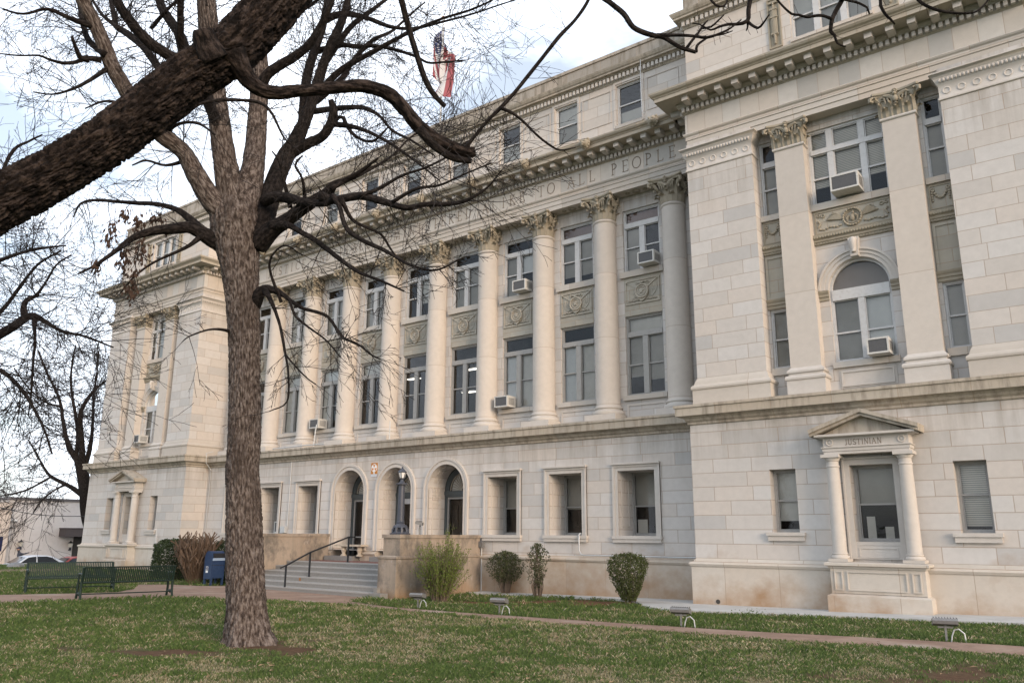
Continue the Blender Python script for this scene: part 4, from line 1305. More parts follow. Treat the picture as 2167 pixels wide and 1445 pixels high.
# cut-in mouth: the front face (-y local after swap)
b.add([(y, x, z) for x, y, z in q.v], [tuple(reversed(f)) for f in q.f])
b.build('body', M['mail_blue'], mbx, 40)
b = MB()
for sx in (-1, 1): b.prism([(sx*hw, .24), (sx*(hw+.012), .24), (sx*(hw+.012), 1.0), (sx*hw, 1.0)][::sx], -hd-.012, hd+.012)
for sx in (-1, 1):
    q = MB(); q.prism([((hd+.012)*math.cos(PI*k/14), 1.0+.282*math.sin(PI*k/14)) for k in range(15)], sx*hw, sx*(hw+.012))
    b.add([(y, x, z) for x, y, z in q.v], q.f)
b.build('side_panel', M['mail_blue'], mbx, 40)
b = MB(); b.box(-hw+.03, hw-.03, -hd-.03, -hd+.05, 1.01, 1.19); b.build('mouth', M['black_iron'], mbx)
b = MB(); b.box(-hw+.02, hw-.02, -hd-.045, -hd-.0, .985, 1.01); b.box(-hw, hw, -hd-.02, -hd, .92, .985); b.build('pull_door', plainmat('bright worn blue paint', (.30, .40, .55), .35, .1), mbx)
b = MB(); b.box(-hw, hw, -hd-.012, -hd+.0, .74, .755); b.build('door_seam', M['black_iron'], mbx)
for sx in (-1, 1):
    for sy in (-1, 1):
        b = MB(); b.box(sx*.225-.035, sx*.225+.035, sy*.24-.035, sy*.24+.035, 0, .28); b.build('leg', M['mail_blue'], mbx)
lbx = -hw-.0135
def side_poly(b, pts, dx):
    n = len(pts); b.add([(lbx-dx, y, z) for y, z in pts], [tuple(range(n))])
lab = MB(); side_poly(lab, [(-.02+.16, .47), (-.02+.16, .70), (-.02-.01, .70), (-.02-.01, .47)], .001); label_ = lab.build('label', M['white_paint'], mbx)
lab = MB(); side_poly(lab, [(.125, .55), (.125, .68), (-.015, .68), (-.015, .55)], .003); lab.build('eagle_emblem', plainmat('emblem navy', (.02, .025, .07), .5), label_)
lab = MB(); side_poly(lab, [(.115, .665), (.01, .60), (.0, .60), (.09, .67)], .004); side_poly(lab, [(.09, .565), (.02, .61), (.06, .6), (.115, .575)], .004); lab.build('eagle_wing', M['white_paint'], label_)
lab = MB(); side_poly(lab, [(.07, .615), (.04, .63), (.045, .61)], .0045); lab.build('eagle_beak', plainmat('emblem red', (.45, .05, .04), .5), label_)

# ------------------------------------------------------------------ park benches
def bench(label, loc, rz):
    t = thing('park_bench', label, 'bench', loc, rz, 'dark green slatted park benches')
    s = MB()
    n = 48; L = 2.36
    prof = [(-.30, .40), (-.29, .44), (-.25, .455), (0, .44), (.12, .435), (.17, .455), (.2, .50), (.30, .84), (.325, .87), (.36, .875)]
    for k in range(n):
        x = -L/2+L*(k+.5)/n
        for (y0, z0), (y1, z1) in zip(prof[:-1], prof[1:]): s.bar((x, y0, z0), (x, y1, z1), .032, .007, (0, -.3, 1))
    s.build('slats', M['bench_green'], t)
    b = MB()
    for y, z in ((-.29, .425), (.185, .46), (.34, .87)): b.tube([(-L/2, y, z-.01), (L/2, y, z-.01)], .017, 8)
    b.build('cross_tube', M['bench_green'], t)
    b = MB(); b.tube([(-L/2+.02, 0, .14), (L/2-.02, 0, .14)], .016, 8); b.build('stretcher', M['bench_green'], t)
    for sx in (-1, 1):
        x = sx*(L/2+.01)
        for nm, path, r in (('leg', [(x, -.34, 0), (x, -.29, .12), (x, -.26, .28), (x, -.28, .42)], .028), ('leg', [(x, .27, 0), (x, .2, .14), (x, .18, .3), (x, .19, .47)], .028),
                            ('back_upright', [(x, .19, .46), (x, .24, .62), (x, .31, .86)], .024),
                            ('armrest', [(x, .25, .66), (x, .05, .68), (x, -.2, .67), (x, -.33, .66), (x, -.37, .62), (x, -.34, .585), (x, -.31, .60)], .022),
                            ('arm_support', [(x, -.28, .42), (x, -.25, .55), (x, -.27, .66)], .02),
                            ('foot_scroll', [(x, -.27, .13), (x, -.1, .17), (x, 0, .15), (x, .1, .17), (x, .2, .13)], .02)):
            b = MB(); b.tube(path, r*1.2, 8); b.build(nm, M['bench_green'], t, 50)
        b = MB(); b.ball((x, 0, .15), .055, 8, 6, (.5, 1, 1)); b.build('medallion', M['bench_green'], t, 60)


bench('dark green bench seen from behind, nearer the camera at the lawn edge', (-12.92, -9.53, 0), math.radians(-105))
bench('dark green bench facing the other one across the path', (-16.49, -9.44, 0), math.radians(70.9))

# ------------------------------------------------------------------ terrain
def grid(a, b, n): return list(np.linspace(a, b, n))
gx = sorted(set(np.round([-700, -400, -250, -160, -110, -80, -65, -55]+grid(-50, -38, 25)+grid(-37, 16, 160)+[18, 22, 30, 45, 80, 160, 400, 700], 3)))
gy = sorted(set(np.round([-700, -300, -150, -80, -50, -35, -28]+grid(-24, 3, 100)+[5, 8, 12, 20, 40, 80, 150, 300, 700], 3)))
X, Y = np.meshgrid(gx, gy, indexing='ij')
Z = gz(X, Y)
nx, ny = X.shape


def wpt(px, py): return G(px, py)[:2]


dirt_spots = [(wpt(370, 1380), 1.6, .42, 1.5, .1), (wpt(525, 1368), .95, .75, 1.7, .0), (wpt(2110, 1432), 1.4, .9, 1.0, .3), (wpt(1900, 1440), 1.3, .55, .85, .2), (wpt(2050, 1410), 1.0, .5, .7, .2),
              (wpt(1090, 1275), 2.6, .85, 1.9, 0), (wpt(1260, 1278), 1.5, .6, 1.7, 0), (np.array([-7.4, -3.4]), 1.2, .6, .5, 0), (wpt(1640, 1312), 1.5, .22, .7, .1), (np.array([-24., -3.]), 4.0, 1.2, .9, 0)]


def dirt(x, y):
    d = 0*np.asarray(x, float)
    nz = fbm(x*1.9, y*1.9, 5, 4)
    for c, rx, ry, s, rot in dirt_spots:
        dx, dy = x-c[0], y-c[1]
        # ellipse aligned with the picture's left-right direction on the ground
        u = dx*.793+dy*.609; v = -dx*.609+dy*.793
        q = 1.15-np.sqrt((u/rx)**2+(v/ry)**2)+(nz-.5)*3.2
        d = np.maximum(d, s*np.clip(q*1.3, 0, 1))
    return np.clip(d, 0, 1)


def dry(x, y):
    a = fbm(x*.42+3, y*.42, 21, 3); b = fbm(x*1.7, y*1.7, 31, 4)
    base = sm(-8.5, -5.5, x)*(1-sm(8.5, 12, x))*sm(-3.5, -9.0, y)*.42-.06
    c = fbm(x*5.5, y*5.5, 63, 3)
    return np.clip((a-.47)*1.2+(b-.5)*1.8+(c-.5)*2.0+base, 0, 1)


me = bpy.data.meshes.new('lawn')
me.from_pydata(np.stack([X.ravel(), Y.ravel(), Z.ravel()], 1).tolist(), [], [(i*ny+j, (i+1)*ny+j, (i+1)*ny+j+1, i*ny+j+1) for i in range(nx-1) for j in range(ny-1)])
gc = np.zeros((nx*ny, 4)); gc[:, 3] = 1
dv = dirt(X.ravel(), Y.ravel()); dy_ = dry(X.ravel(), Y.ravel())
soil = np.array([.115, .068, .042]); turf = np.array([.062, .084, .028]); straw = np.array([.15, .13, .08])
gc[:, :3] = turf*(1-dy_[:, None])+straw*dy_[:, None]
mul = sm(.6, 1.0, dirt(X.ravel(), Y.ravel()))*((Y.ravel() > -4) & (X.ravel() > -9))
soil_ = soil[None]+mul[:, None]*np.array([.045, .020, .008])
gc[:, :3] = gc[:, :3]*(1-dv[:, None])+soil_*dv[:, None]
far = sm(-40.8, -42.5, X.ravel())[:, None]
gc[:, :3] = gc[:, :3]*(1-far)+np.array([.10, .098, .094])*far
at = me.color_attributes.new('tint', 'FLOAT_COLOR', 'POINT'); at.data.foreach_set('color', gc.ravel())
t = NT('lawn soil')
a = t.node('ShaderNodeAttribute', attribute_name='tint')
pos = t.node('ShaderNodeNewGeometry').outputs['Position']
n = t.noise(pos, 9, 6, .7)
c = t.mix(1.0, a.outputs[0], t.ramp(n, [(.25, (.55, .55, .55)), (.75, (1.35, 1.35, 1.35))]), 'MULTIPLY')
me.materials.append(t.finish(c, .95, t.noise(pos, 30, 5, .7), .8, .04, .1))
tag(link('ground', me), kind='structure')

# paths
def ground_slab(name, px, h, mat, world=None):
    pts = [tuple(wpt(*p)) for p in px]+[tuple(q) for q in (world or [])]
    # refine edges so the slab follows the ground
    out = []
    for k in range(len(pts)):
        p, q = np.array(pts[k]), np.array(pts[(k+1) % len(pts)])
        m = max(1, int(np.linalg.norm(q-p)/.8))
        for s in range(m): out.append(tuple(p+(q-p)*s/m))
    b = MB()
    b.slab(out, lambda x, y: float(gz(x, y))-.25, lambda x, y: float(gz(x, y))+h)
    o = b.build(name, mat)
    bm_tri = o.modifiers.new('tri', 'TRIANGULATE')
    return tag(o, kind='structure'), out


tp = NT('worn concrete walk')
pos = tp.node('ShaderNodeNewGeometry').outputs['Position']
c = tp.ramp(tp.noise(pos, 1.1, 6, .65), [(.3, (.215, .145, .108)), (.5, (.285, .195, .148)), (.7, (.34, .25, .195))])
c = tp.mix(tp.math('MULTIPLY', tp.math('SUBTRACT', tp.noise(pos, 6, 6, .7), .52, True), 3, True), c, (.13, .10, .08))
c = tp.mix(tp.math('MULTIPLY', tp.math('SUBTRACT', tp.noise(pos, .55, 3, .5), .58, True), 4, True), c, (.37, .325, .275))
M['walk'] = tp.finish(c, .9, tp.noise(pos, 40, 4, .7), .4, .02, .15)
ta = NT('pale concrete apron')
pos = ta.node('ShaderNodeNewGeometry').outputs['Position']
c = ta.ramp(ta.noise(pos, 1.5, 6, .65), [(.3, (.40, .395, .38)), (.7, (.52, .515, .50))])
M['apron'] = ta.finish(c, .9, ta.noise(pos, 50, 4, .7), .3, .01, .15)

walk_px = [(-60, 1282), (0, 1277), (150, 1271), (300, 1265.5), (420, 1265.5), (500, 1268), (600, 1273), (700, 1278.5), (760, 1283.5), (800, 1289), (1000, 1306), (1200, 1321), (1500, 1343), (1800, 1364), (2100, 1383), (2300, 1396),
           (2300, 1378), (2100, 1364), (1800, 1347.5), (1500, 1331), (1200, 1311.5), (1000, 1298), (900, 1290.5), (840, 1286), (790, 1280), (742, 1273)]
_, walk_poly = ground_slab('walkway', walk_px, .012, M['walk'], [(-9.6, -3.9), (-9.6, -3.2), (-17.2, -3.2)]+[tuple(wpt(*p)) for p in ((480, 1239.5), (425, 1240), (365, 1237), (292, 1237), (282, 1247), (250, 1253), (150, 1256), (0, 1259), (-60, 1262))])
_, apron_poly = ground_slab('concrete_apron', [(1020, 1258), (1153, 1264), (1290, 1269.5), (1345, 1275), (1362, 1285), (1390, 1291), (1500, 1297.5), (1800, 1308), (2100, 1321), (2300, 1330)], .055, M['apron'], [(10.5, .3), (9.9, .3), (-.2, .3), (-.2, 1.3), (-8.6, 1.3), (-8.6, .2)])
fp = [wpt(-80, 1203), wpt(62, 1202), wpt(58, 1206), wpt(-80, 1208)]
ground_slab('far_path', [(-120, 1205.5), (70, 1204), (150, 1202.5), (150, 1204.5), (70, 1208), (-120, 1210)], .01, M['walk'])
b = MB(); q = wpt(33, 1199)
b.ball((q[0], q[1], .02), .42, 9, 6, (1.2, 1, .5)); tag(b.build('boulder', M['flood']), 'low grey boulder in the lawn behind the benches', 'boulder')


def inside(poly, x, y):
    r = np.zeros(x.shape, bool); n = len(poly); j = n-1
    for i in range(n):
        xi, yi = poly[i]; xj, yj = poly[j]
        m = ((yi > y) != (yj > y))
        with np.errstate(divide='ignore', invalid='ignore'):
            r ^= m & (x < (xj-xi)*(y-yi)/(yj-yi+1e-12)+xi)
        j = i
    return r


# grass blades, thinning out with distance from the lawn's near edge
rs = np.random.default_rng(4)
N = 900000
R_ = 7.0*(46/7.0)**(rs.random(N)**.93)*1.0
th = (rs.random(N)-.5)*2*.68
H_ = 6.6/(1-rs.random(N)*(1-6.6/44))
lat = th*1.05*H_
gxp = CAM[0]+FH[0]*H_+RT[0]*lat; gyp = CAM[1]+FH[1]*H_+RT[1]*lat
keep = (gxp > -41.5) & (gyp < 1.1) & (gxp < 14)
keep &= ~inside(walk_poly, gxp, gyp) & ~inside(apron_poly, gxp, gyp)
keep &= ~((gxp > TL-.05) & (gxp < TR+.1) & (gyp > -3.4))
keep &= ~((gyp > -.15) & ((gxp < XL+.15) | (gxp > -.15)))
keep &= ~((np.abs(gxp-XC) < 1.2) & (gyp > -.7))
dd_ = dirt(gxp, gyp)
keep &= rs.random(N) > dd_*1.02
cl = vnoise(gxp*3.1, gyp*3.1, 77)
keep &= rs.random(N) > (.45-cl)*1.1
gxp, gyp, H_ = gxp[keep], gyp[keep], H_[keep]
N = len(gxp)
zb = gz(gxp, gyp)
dr = dry(gxp, gyp)
cl = fbm(gxp*1.3, gyp*1.3, 41, 3)
hh = (.018+.042*rs.random(N)**1.4)*(.5+1.15*cl)*(1-.25*dr)*np.clip(H_/14, .85, 1.8)
wd = (.0022+.0024*rs.random(N))*np.clip(H_/8, 1, 3.2)
az = rs.random(N)*2*PI; ln = hh*(.25+.9*rs.random(N))
ca, sa = np.cos(az), np.sin(az)
ba = rs.random(N)*2*PI
V = np.zeros((N, 4, 3))
V[:, 0] = np.stack([gxp-np.cos(ba)*wd, gyp-np.sin(ba)*wd, zb-.005], 1)
V[:, 1] = np.stack([gxp+np.cos(ba)*wd, gyp+np.sin(ba)*wd, zb-.005], 1)
V[:, 2] = np.stack([gxp+ca*ln*.4+np.cos(ba)*wd*.7, gyp+sa*ln*.4+np.sin(ba)*wd*.7, zb+hh*.7], 1)
V[:, 3] = np.stack([gxp+ca*ln, gyp+sa*ln, zb+hh], 1)
me = bpy.data.meshes.new('grass')
me.vertices.add(N*4); me.vertices.foreach_set('co', V.ravel())
base = np.arange(N)*4
F = np.stack([base, base+1, base+2, base, base+2, base+3], 1).ravel()
me.loops.add(N*6); me.loops.foreach_set('vertex_index', F)
me.polygons.add(N*2); me.polygons.foreach_set('loop_start', np.arange(N*2)*3); me.polygons.foreach_set('loop_total', np.full(N*2, 3))
me.update(calc_edges=True)
pal = np.array([[.084, .130, .036], [.108, .160, .046], [.065, .108, .030], [.132, .175, .056]])
cc = pal[rs.integers(0, 4, N)]*(.75+.5*rs.random((N, 1)))
stw = np.array([[.33, .285, .175], [.25, .205, .12], [.41, .365, .25]])[rs.integers(0, 3, N)]*(.8+.4*rs.random((N, 1)))
isd = (rs.random(N) < .03+.72*np.clip(dr, 0, 1))[:, None]
cc = np.where(isd, stw, cc)
ca4 = np.ones((N, 4, 4)); ca4[:, :, :3] = cc[:, None, :]
at = me.color_attributes.new('tint', 'FLOAT_COLOR', 'POINT'); at.data.foreach_set('color', ca4.ravel())
t = NT('grass blades')
a = t.node('ShaderNodeAttribute', attribute_name='tint')
p = t.node('ShaderNodeBsdfPrincipled', {'Base Color': a.outputs[0], 'Roughness': .7, 'Specular IOR Level': .2})
tl = t.node('ShaderNodeBsdfTranslucent', {'Color': a.outputs[0]})
mx = t.node('ShaderNodeMixShader', {0: .3, 1: p.outputs[0], 2: tl.outputs[0]})
t.t.links.new(mx.outputs[0], t.out.inputs[0])
me.materials.append(t.m)
tag(link('grass', me), kind='stuff')

# fallen leaves and twigs on the lawn
lf = MB()
for k in range(650):
    Hq = 7/(1-rng.random()*(1-7/22)); la = (rng.random()-.5)*1.35*Hq
    x = CAM[0]+FH[0]*Hq+RT[0]*la; y = CAM[1]+FH[1]*Hq+RT[1]*la
    if x < -30 or y > -5: continue
    z = float(gz(x, y))+.03; a = rng.random()*6.3; s = .025+.04*rng.random()
    c, d = math.cos(a)*s, math.sin(a)*s
    lf.add([(x-c, y-d, z), (x+d*.5, y-c*.5, z+.012), (x+c, y+d, z+.004), (x-d*.5, y+c*.5, z+.015)], [(0, 1, 2, 3)])
tag(lf.build('leaf_litter', plainmat('fallen leaf', (.28, .19, .11), .8, .5, 1.5)), kind='stuff')
# ------------------------------------------------------------------ trees
def barkmat(name, dark, mid, light, us, vs, bs, flake=.5):
    t = NT(name)
    uv = t.node('ShaderNodeUVMap').outputs[0]
    v = t.scalev(uv, (us, vs, 1))
    n1 = t.noise(v, 1.0, 6, .65); n2 = t.noise(t.scalev(uv, (us*3, vs*4, 1)), 1.0, 4, .6)
    pos = t.node('ShaderNodeNewGeometry').outputs['Position']
    big = t.noise(t.scalev(pos, (1, 1, .6)), 2.2, 4, .6)
    c = t.ramp(n1, [(.38, dark), (.48, mid), (.60, light)])
    c = t.mix(t.math('MULTIPLY', t.math('SUBTRACT', n2, .62, True), 2.5*flake, True), c, tuple(np.array(light)*1.5))
    c = t.mix(t.math('MULTIPLY', t.math('SUBTRACT', big, .52, True), 4.5, True), c, tuple(np.array(mid)*.6))
    h = t.math('ADD', n1, t.math('MULTIPLY', n2, .5))
    return t.finish(c, .92, h, bs, .03, .15)


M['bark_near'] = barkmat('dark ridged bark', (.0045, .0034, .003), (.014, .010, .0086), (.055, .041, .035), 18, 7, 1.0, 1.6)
M['bark_main'] = barkmat('grey flaking bark', (.032, .024, .020), (.088, .067, .057), (.20, .168, .15), 27, 7, 1.0, 1.5)
M['bark_limb'] = barkmat('dark limb bark', (.0055, .0044, .004), (.0135, .0105, .0095), (.036, .029, .026), 30, 9, .8)
M['twig'] = plainmat('dark twig bark', (.016, .012, .011), .9, .35, 6)
M['twig_pale'] = plainmat('grey brown twig bark', (.115, .092, .078), .9, .3, 6)
M['deadleaf'] = plainmat('withered leaf', (.055, .032, .022), .9, .4, 9)


def smooth_path(pts, step):
    """Catmull-Rom resampling of (x,y,z,r) rows"""
    p = np.array(pts, float)
    q = np.vstack([2*p[0]-p[1], p, 2*p[-1]-p[-2]])
    out = []
    for i in range(1, len(q)-2):
        n = max(2, int(np.linalg.norm(q[i+1, :3]-q[i, :3])/step))
        for k in range(n):
            t = k/n
            out.append(.5*(2*q[i]+(q[i+1]-q[i-1])*t+(2*q[i-1]-5*q[i]+4*q[i+1]-q[i+2])*t*t+(3*q[i]-q[i-1]-3*q[i+1]+q[i+2])*t**3))
    out.append(q[-2])
    return np.array(out)


def bark_tube(name, rows, n, step, amp, mat, parent, plate=(.05, .16), seed=1, flare=None):
    s = smooth_path(rows, step)
    m = len(s); P0 = s[:, :3]; r = np.maximum(s[:, 3], .002)
    T = np.gradient(P0, axis=0); T /= np.linalg.norm(T, axis=1)[:, None]+1e-9
    S = np.zeros((m, 3)); U = np.zeros((m, 3))
    v = np.cross(T[0], (0, .3, 1)); v = v if np.linalg.norm(v) > .1 else np.cross(T[0], (1, 0, 0))
    for i in range(m):
        v = v-T[i]*np.dot(v, T[i]); v /= np.linalg.norm(v); S[i] = v; U[i] = np.cross(T[i], v)
    L = np.concatenate([[0], np.cumsum(np.linalg.norm(np.diff(P0, axis=0), axis=1))])
    a = np.linspace(0, 2*PI, n, endpoint=False)
    A, LL = np.meshgrid(a, L)
    circ = max(4, int(2*PI*r.max()/plate[0]))
    ua = A/(2*PI)*circ
    w1 = (vnoise(ua*.5, LL/plate[1]*.7, seed+9, max(1, circ//2))-.5)*.8
    c1 = np.abs(2*vnoise(ua, LL/plate[1]*.55+w1, seed, circ)-1)
    c2 = np.abs(2*vnoise(ua*.5, LL/plate[1]*1.7+3*w1, seed+4, max(1, circ//2))-1)
    c3 = np.abs(2*vnoise(ua*2, LL/plate[1]*1.3+w1, seed+5, circ*2)-1)
    fine = vnoise(ua*3, LL/plate[1]*4, seed+3, circ*3)
    hgt = np.minimum(c1*3.4, 1)*(.35+.65*np.minimum(c2*4.5, 1))*(.7+.3*np.minimum(c3*3, 1))
    disp = amp*(hgt*1.4+fine*.7-1.1)
    R_ = r[:, None]+disp*np.minimum(1, r[:, None]/.05)
    lum = (fbm(np.cos(A)*1.2+LL*.9, np.sin(A)*1.2+seed, seed+7, 3)-.5)
    R_ = R_*(1+.16*lum)
    if flare is not None: R_ = R_*(1+flare(A, L[:, None]))
    V = P0[:, None]+S[:, None]*(np.cos(A)*R_)[..., None]+U[:, None]*(np.sin(A)*R_)[..., None]
    V = np.concatenate([V.reshape(-1, 3), P0[:1], P0[-1:]])
    F = []
    for i in range(m-1):
        for k in range(n):
            k2 = (k+1) % n
            F.append((i*n+k, i*n+k2, (i+1)*n+k2, (i+1)*n+k))
    e0 = m*n
    for k in range(n):
        k2 = (k+1) % n
        F.append((e0, k2, k)); F.append((e0+1, (m-1)*n+k, (m-1)*n+k2))
    me = bpy.data.meshes.new(name); me.from_pydata(V.tolist(), [], F)
    me.materials.append(M[mat])
    uvl = me.uv_layers.new(name='UVMap')
    uu = A*r.mean(); co = np.zeros((len(V), 2)); co[:m*n, 0] = uu.ravel(); co[:m*n, 1] = LL.ravel()
    li = np.zeros(len(me.loops), int); me.loops.foreach_get('vertex_index', li)
    uvc = co[li]
    # close the seam
    fi = uvc[:(m-1)*n*4].reshape(-1, 4, 2)
    mxv = fi[:, :, 0].max(1); wrap = (mxv[:, None]-fi[:, :, 0]) > PI*r.mean()
    fi[:, :, 0] += wrap*2*PI*r.mean()
    uvl.data.foreach_set('uv', uvc.ravel())
    me.polygons.foreach_set('use_smooth', [True]*len(me.polygons)); me.update()
    return link(name, me, parent), s


def rows_px(tr, H0, H1, curve=0.0):
    """surveyed limb: (px, py, width in px) rows with the distance running from H0 to H1"""
    n = len(tr); out = []
    acc = [0]
    for i in range(1, n): acc.append(acc[-1]+math.hypot(tr[i][0]-tr[i-1][0], tr[i][1]-tr[i-1][1]))
    for i, (px, py, w) in enumerate(tr):
        t = acc[i]/acc[-1]
        H = H0+(H1-H0)*t+curve*math.sin(PI*t)
        p = P(px, py, H); D = np.dot(p-CAM, fw)
        out.append((*p, w/2/FPX*D))
    return out


RMIN = [.0036]


def twig(mb, p, d, L, r, lev, rs, droop=.0, kids=3, wob=.2, nside=4):
    n = 5+int(L*4)
    n = min(n, 12)
    pts = [np.array(p, float)]; d = np.array(d, float); d /= np.linalg.norm(d)
    for i in range(n):
        d = d+np.array([rs.gauss(0, wob), rs.gauss(0, wob), rs.gauss(0, wob)-droop])*.42
        d /= np.linalg.norm(d)
        pts.append(pts[-1]+d*L/n)
    rd = [max(RMIN[0], r*(1-.8*i/n)) for i in range(n+1)]
    mb.tube(pts, rd, 3 if lev <= 1 else nside, False)
    if lev > 0:
        for k in range(kids):
            i = rs.randrange(1, n)
            dd = pts[i+1]-pts[i]; dd /= np.linalg.norm(dd)
            side = np.cross(dd, (rs.gauss(0, 1), rs.gauss(0, 1), rs.gauss(0, 1))); side /= np.linalg.norm(side)+1e-6
            twig(mb, pts[i], dd*.9+side*.65, L*(.35+.35*rs.random()), max(RMIN[0], rd[i]*.62), lev-1, rs, droop, max(2, kids-1), wob, nside)


def side_twigs(mb, s, per_m, Lr, lev, rs, droop=0., kids=3, rmax=.02, start=.15):
    """twigs along a sampled limb"""
    L = np.linalg.norm(np.diff(s[:, :3], axis=0), axis=1).sum()
    for _ in range(int(L*per_m)+1):
        i = int((start+(1-start)*rs.random())*(len(s)-2))
        t = s[i+1, :3]-s[i, :3]; t /= np.linalg.norm(t)+1e-9
        sd = np.cross(t, (rs.gauss(0, 1), rs.gauss(0, 1), rs.gauss(0, 1))); sd /= np.linalg.norm(sd)+1e-9
        l = 1.2*(Lr[0]+(Lr[1]-Lr[0])*rs.random())
        twig(mb, s[i, :3], t*.6+sd, l, min(rmax, s[i, 3]*.5, .006+.009*l), lev, rs, droop, kids)


# --- the big tree on the lawn
HB = 14.29
g = P(523, 1362, HB)
big = thing('lawn_tree', 'big bare tree with grey flaking trunk rising from the lawn in front of the courthouse', 'tree', (0, 0, 0))
rs2 = random.Random(3)
trunk = [(523, 1385, 104), (523, 1362, 96), (522, 1335, 87), (520, 1250, 79), (517, 1100, 74), (516, 1000, 71), (517, 900, 70), (518, 800, 67), (517, 700, 69), (513, 620, 75), (508, 560, 86), (503, 510, 100), (500, 470, 108), (500, 430, 90)]


def root_flare(A, L):
    return .46*np.exp(-L/.32)*(1+.6*np.cos(A*5+1)+.3*np.cos(A*3))+.10*np.exp(-((L-3.05)/.25)**2)*np.cos(A-.4)


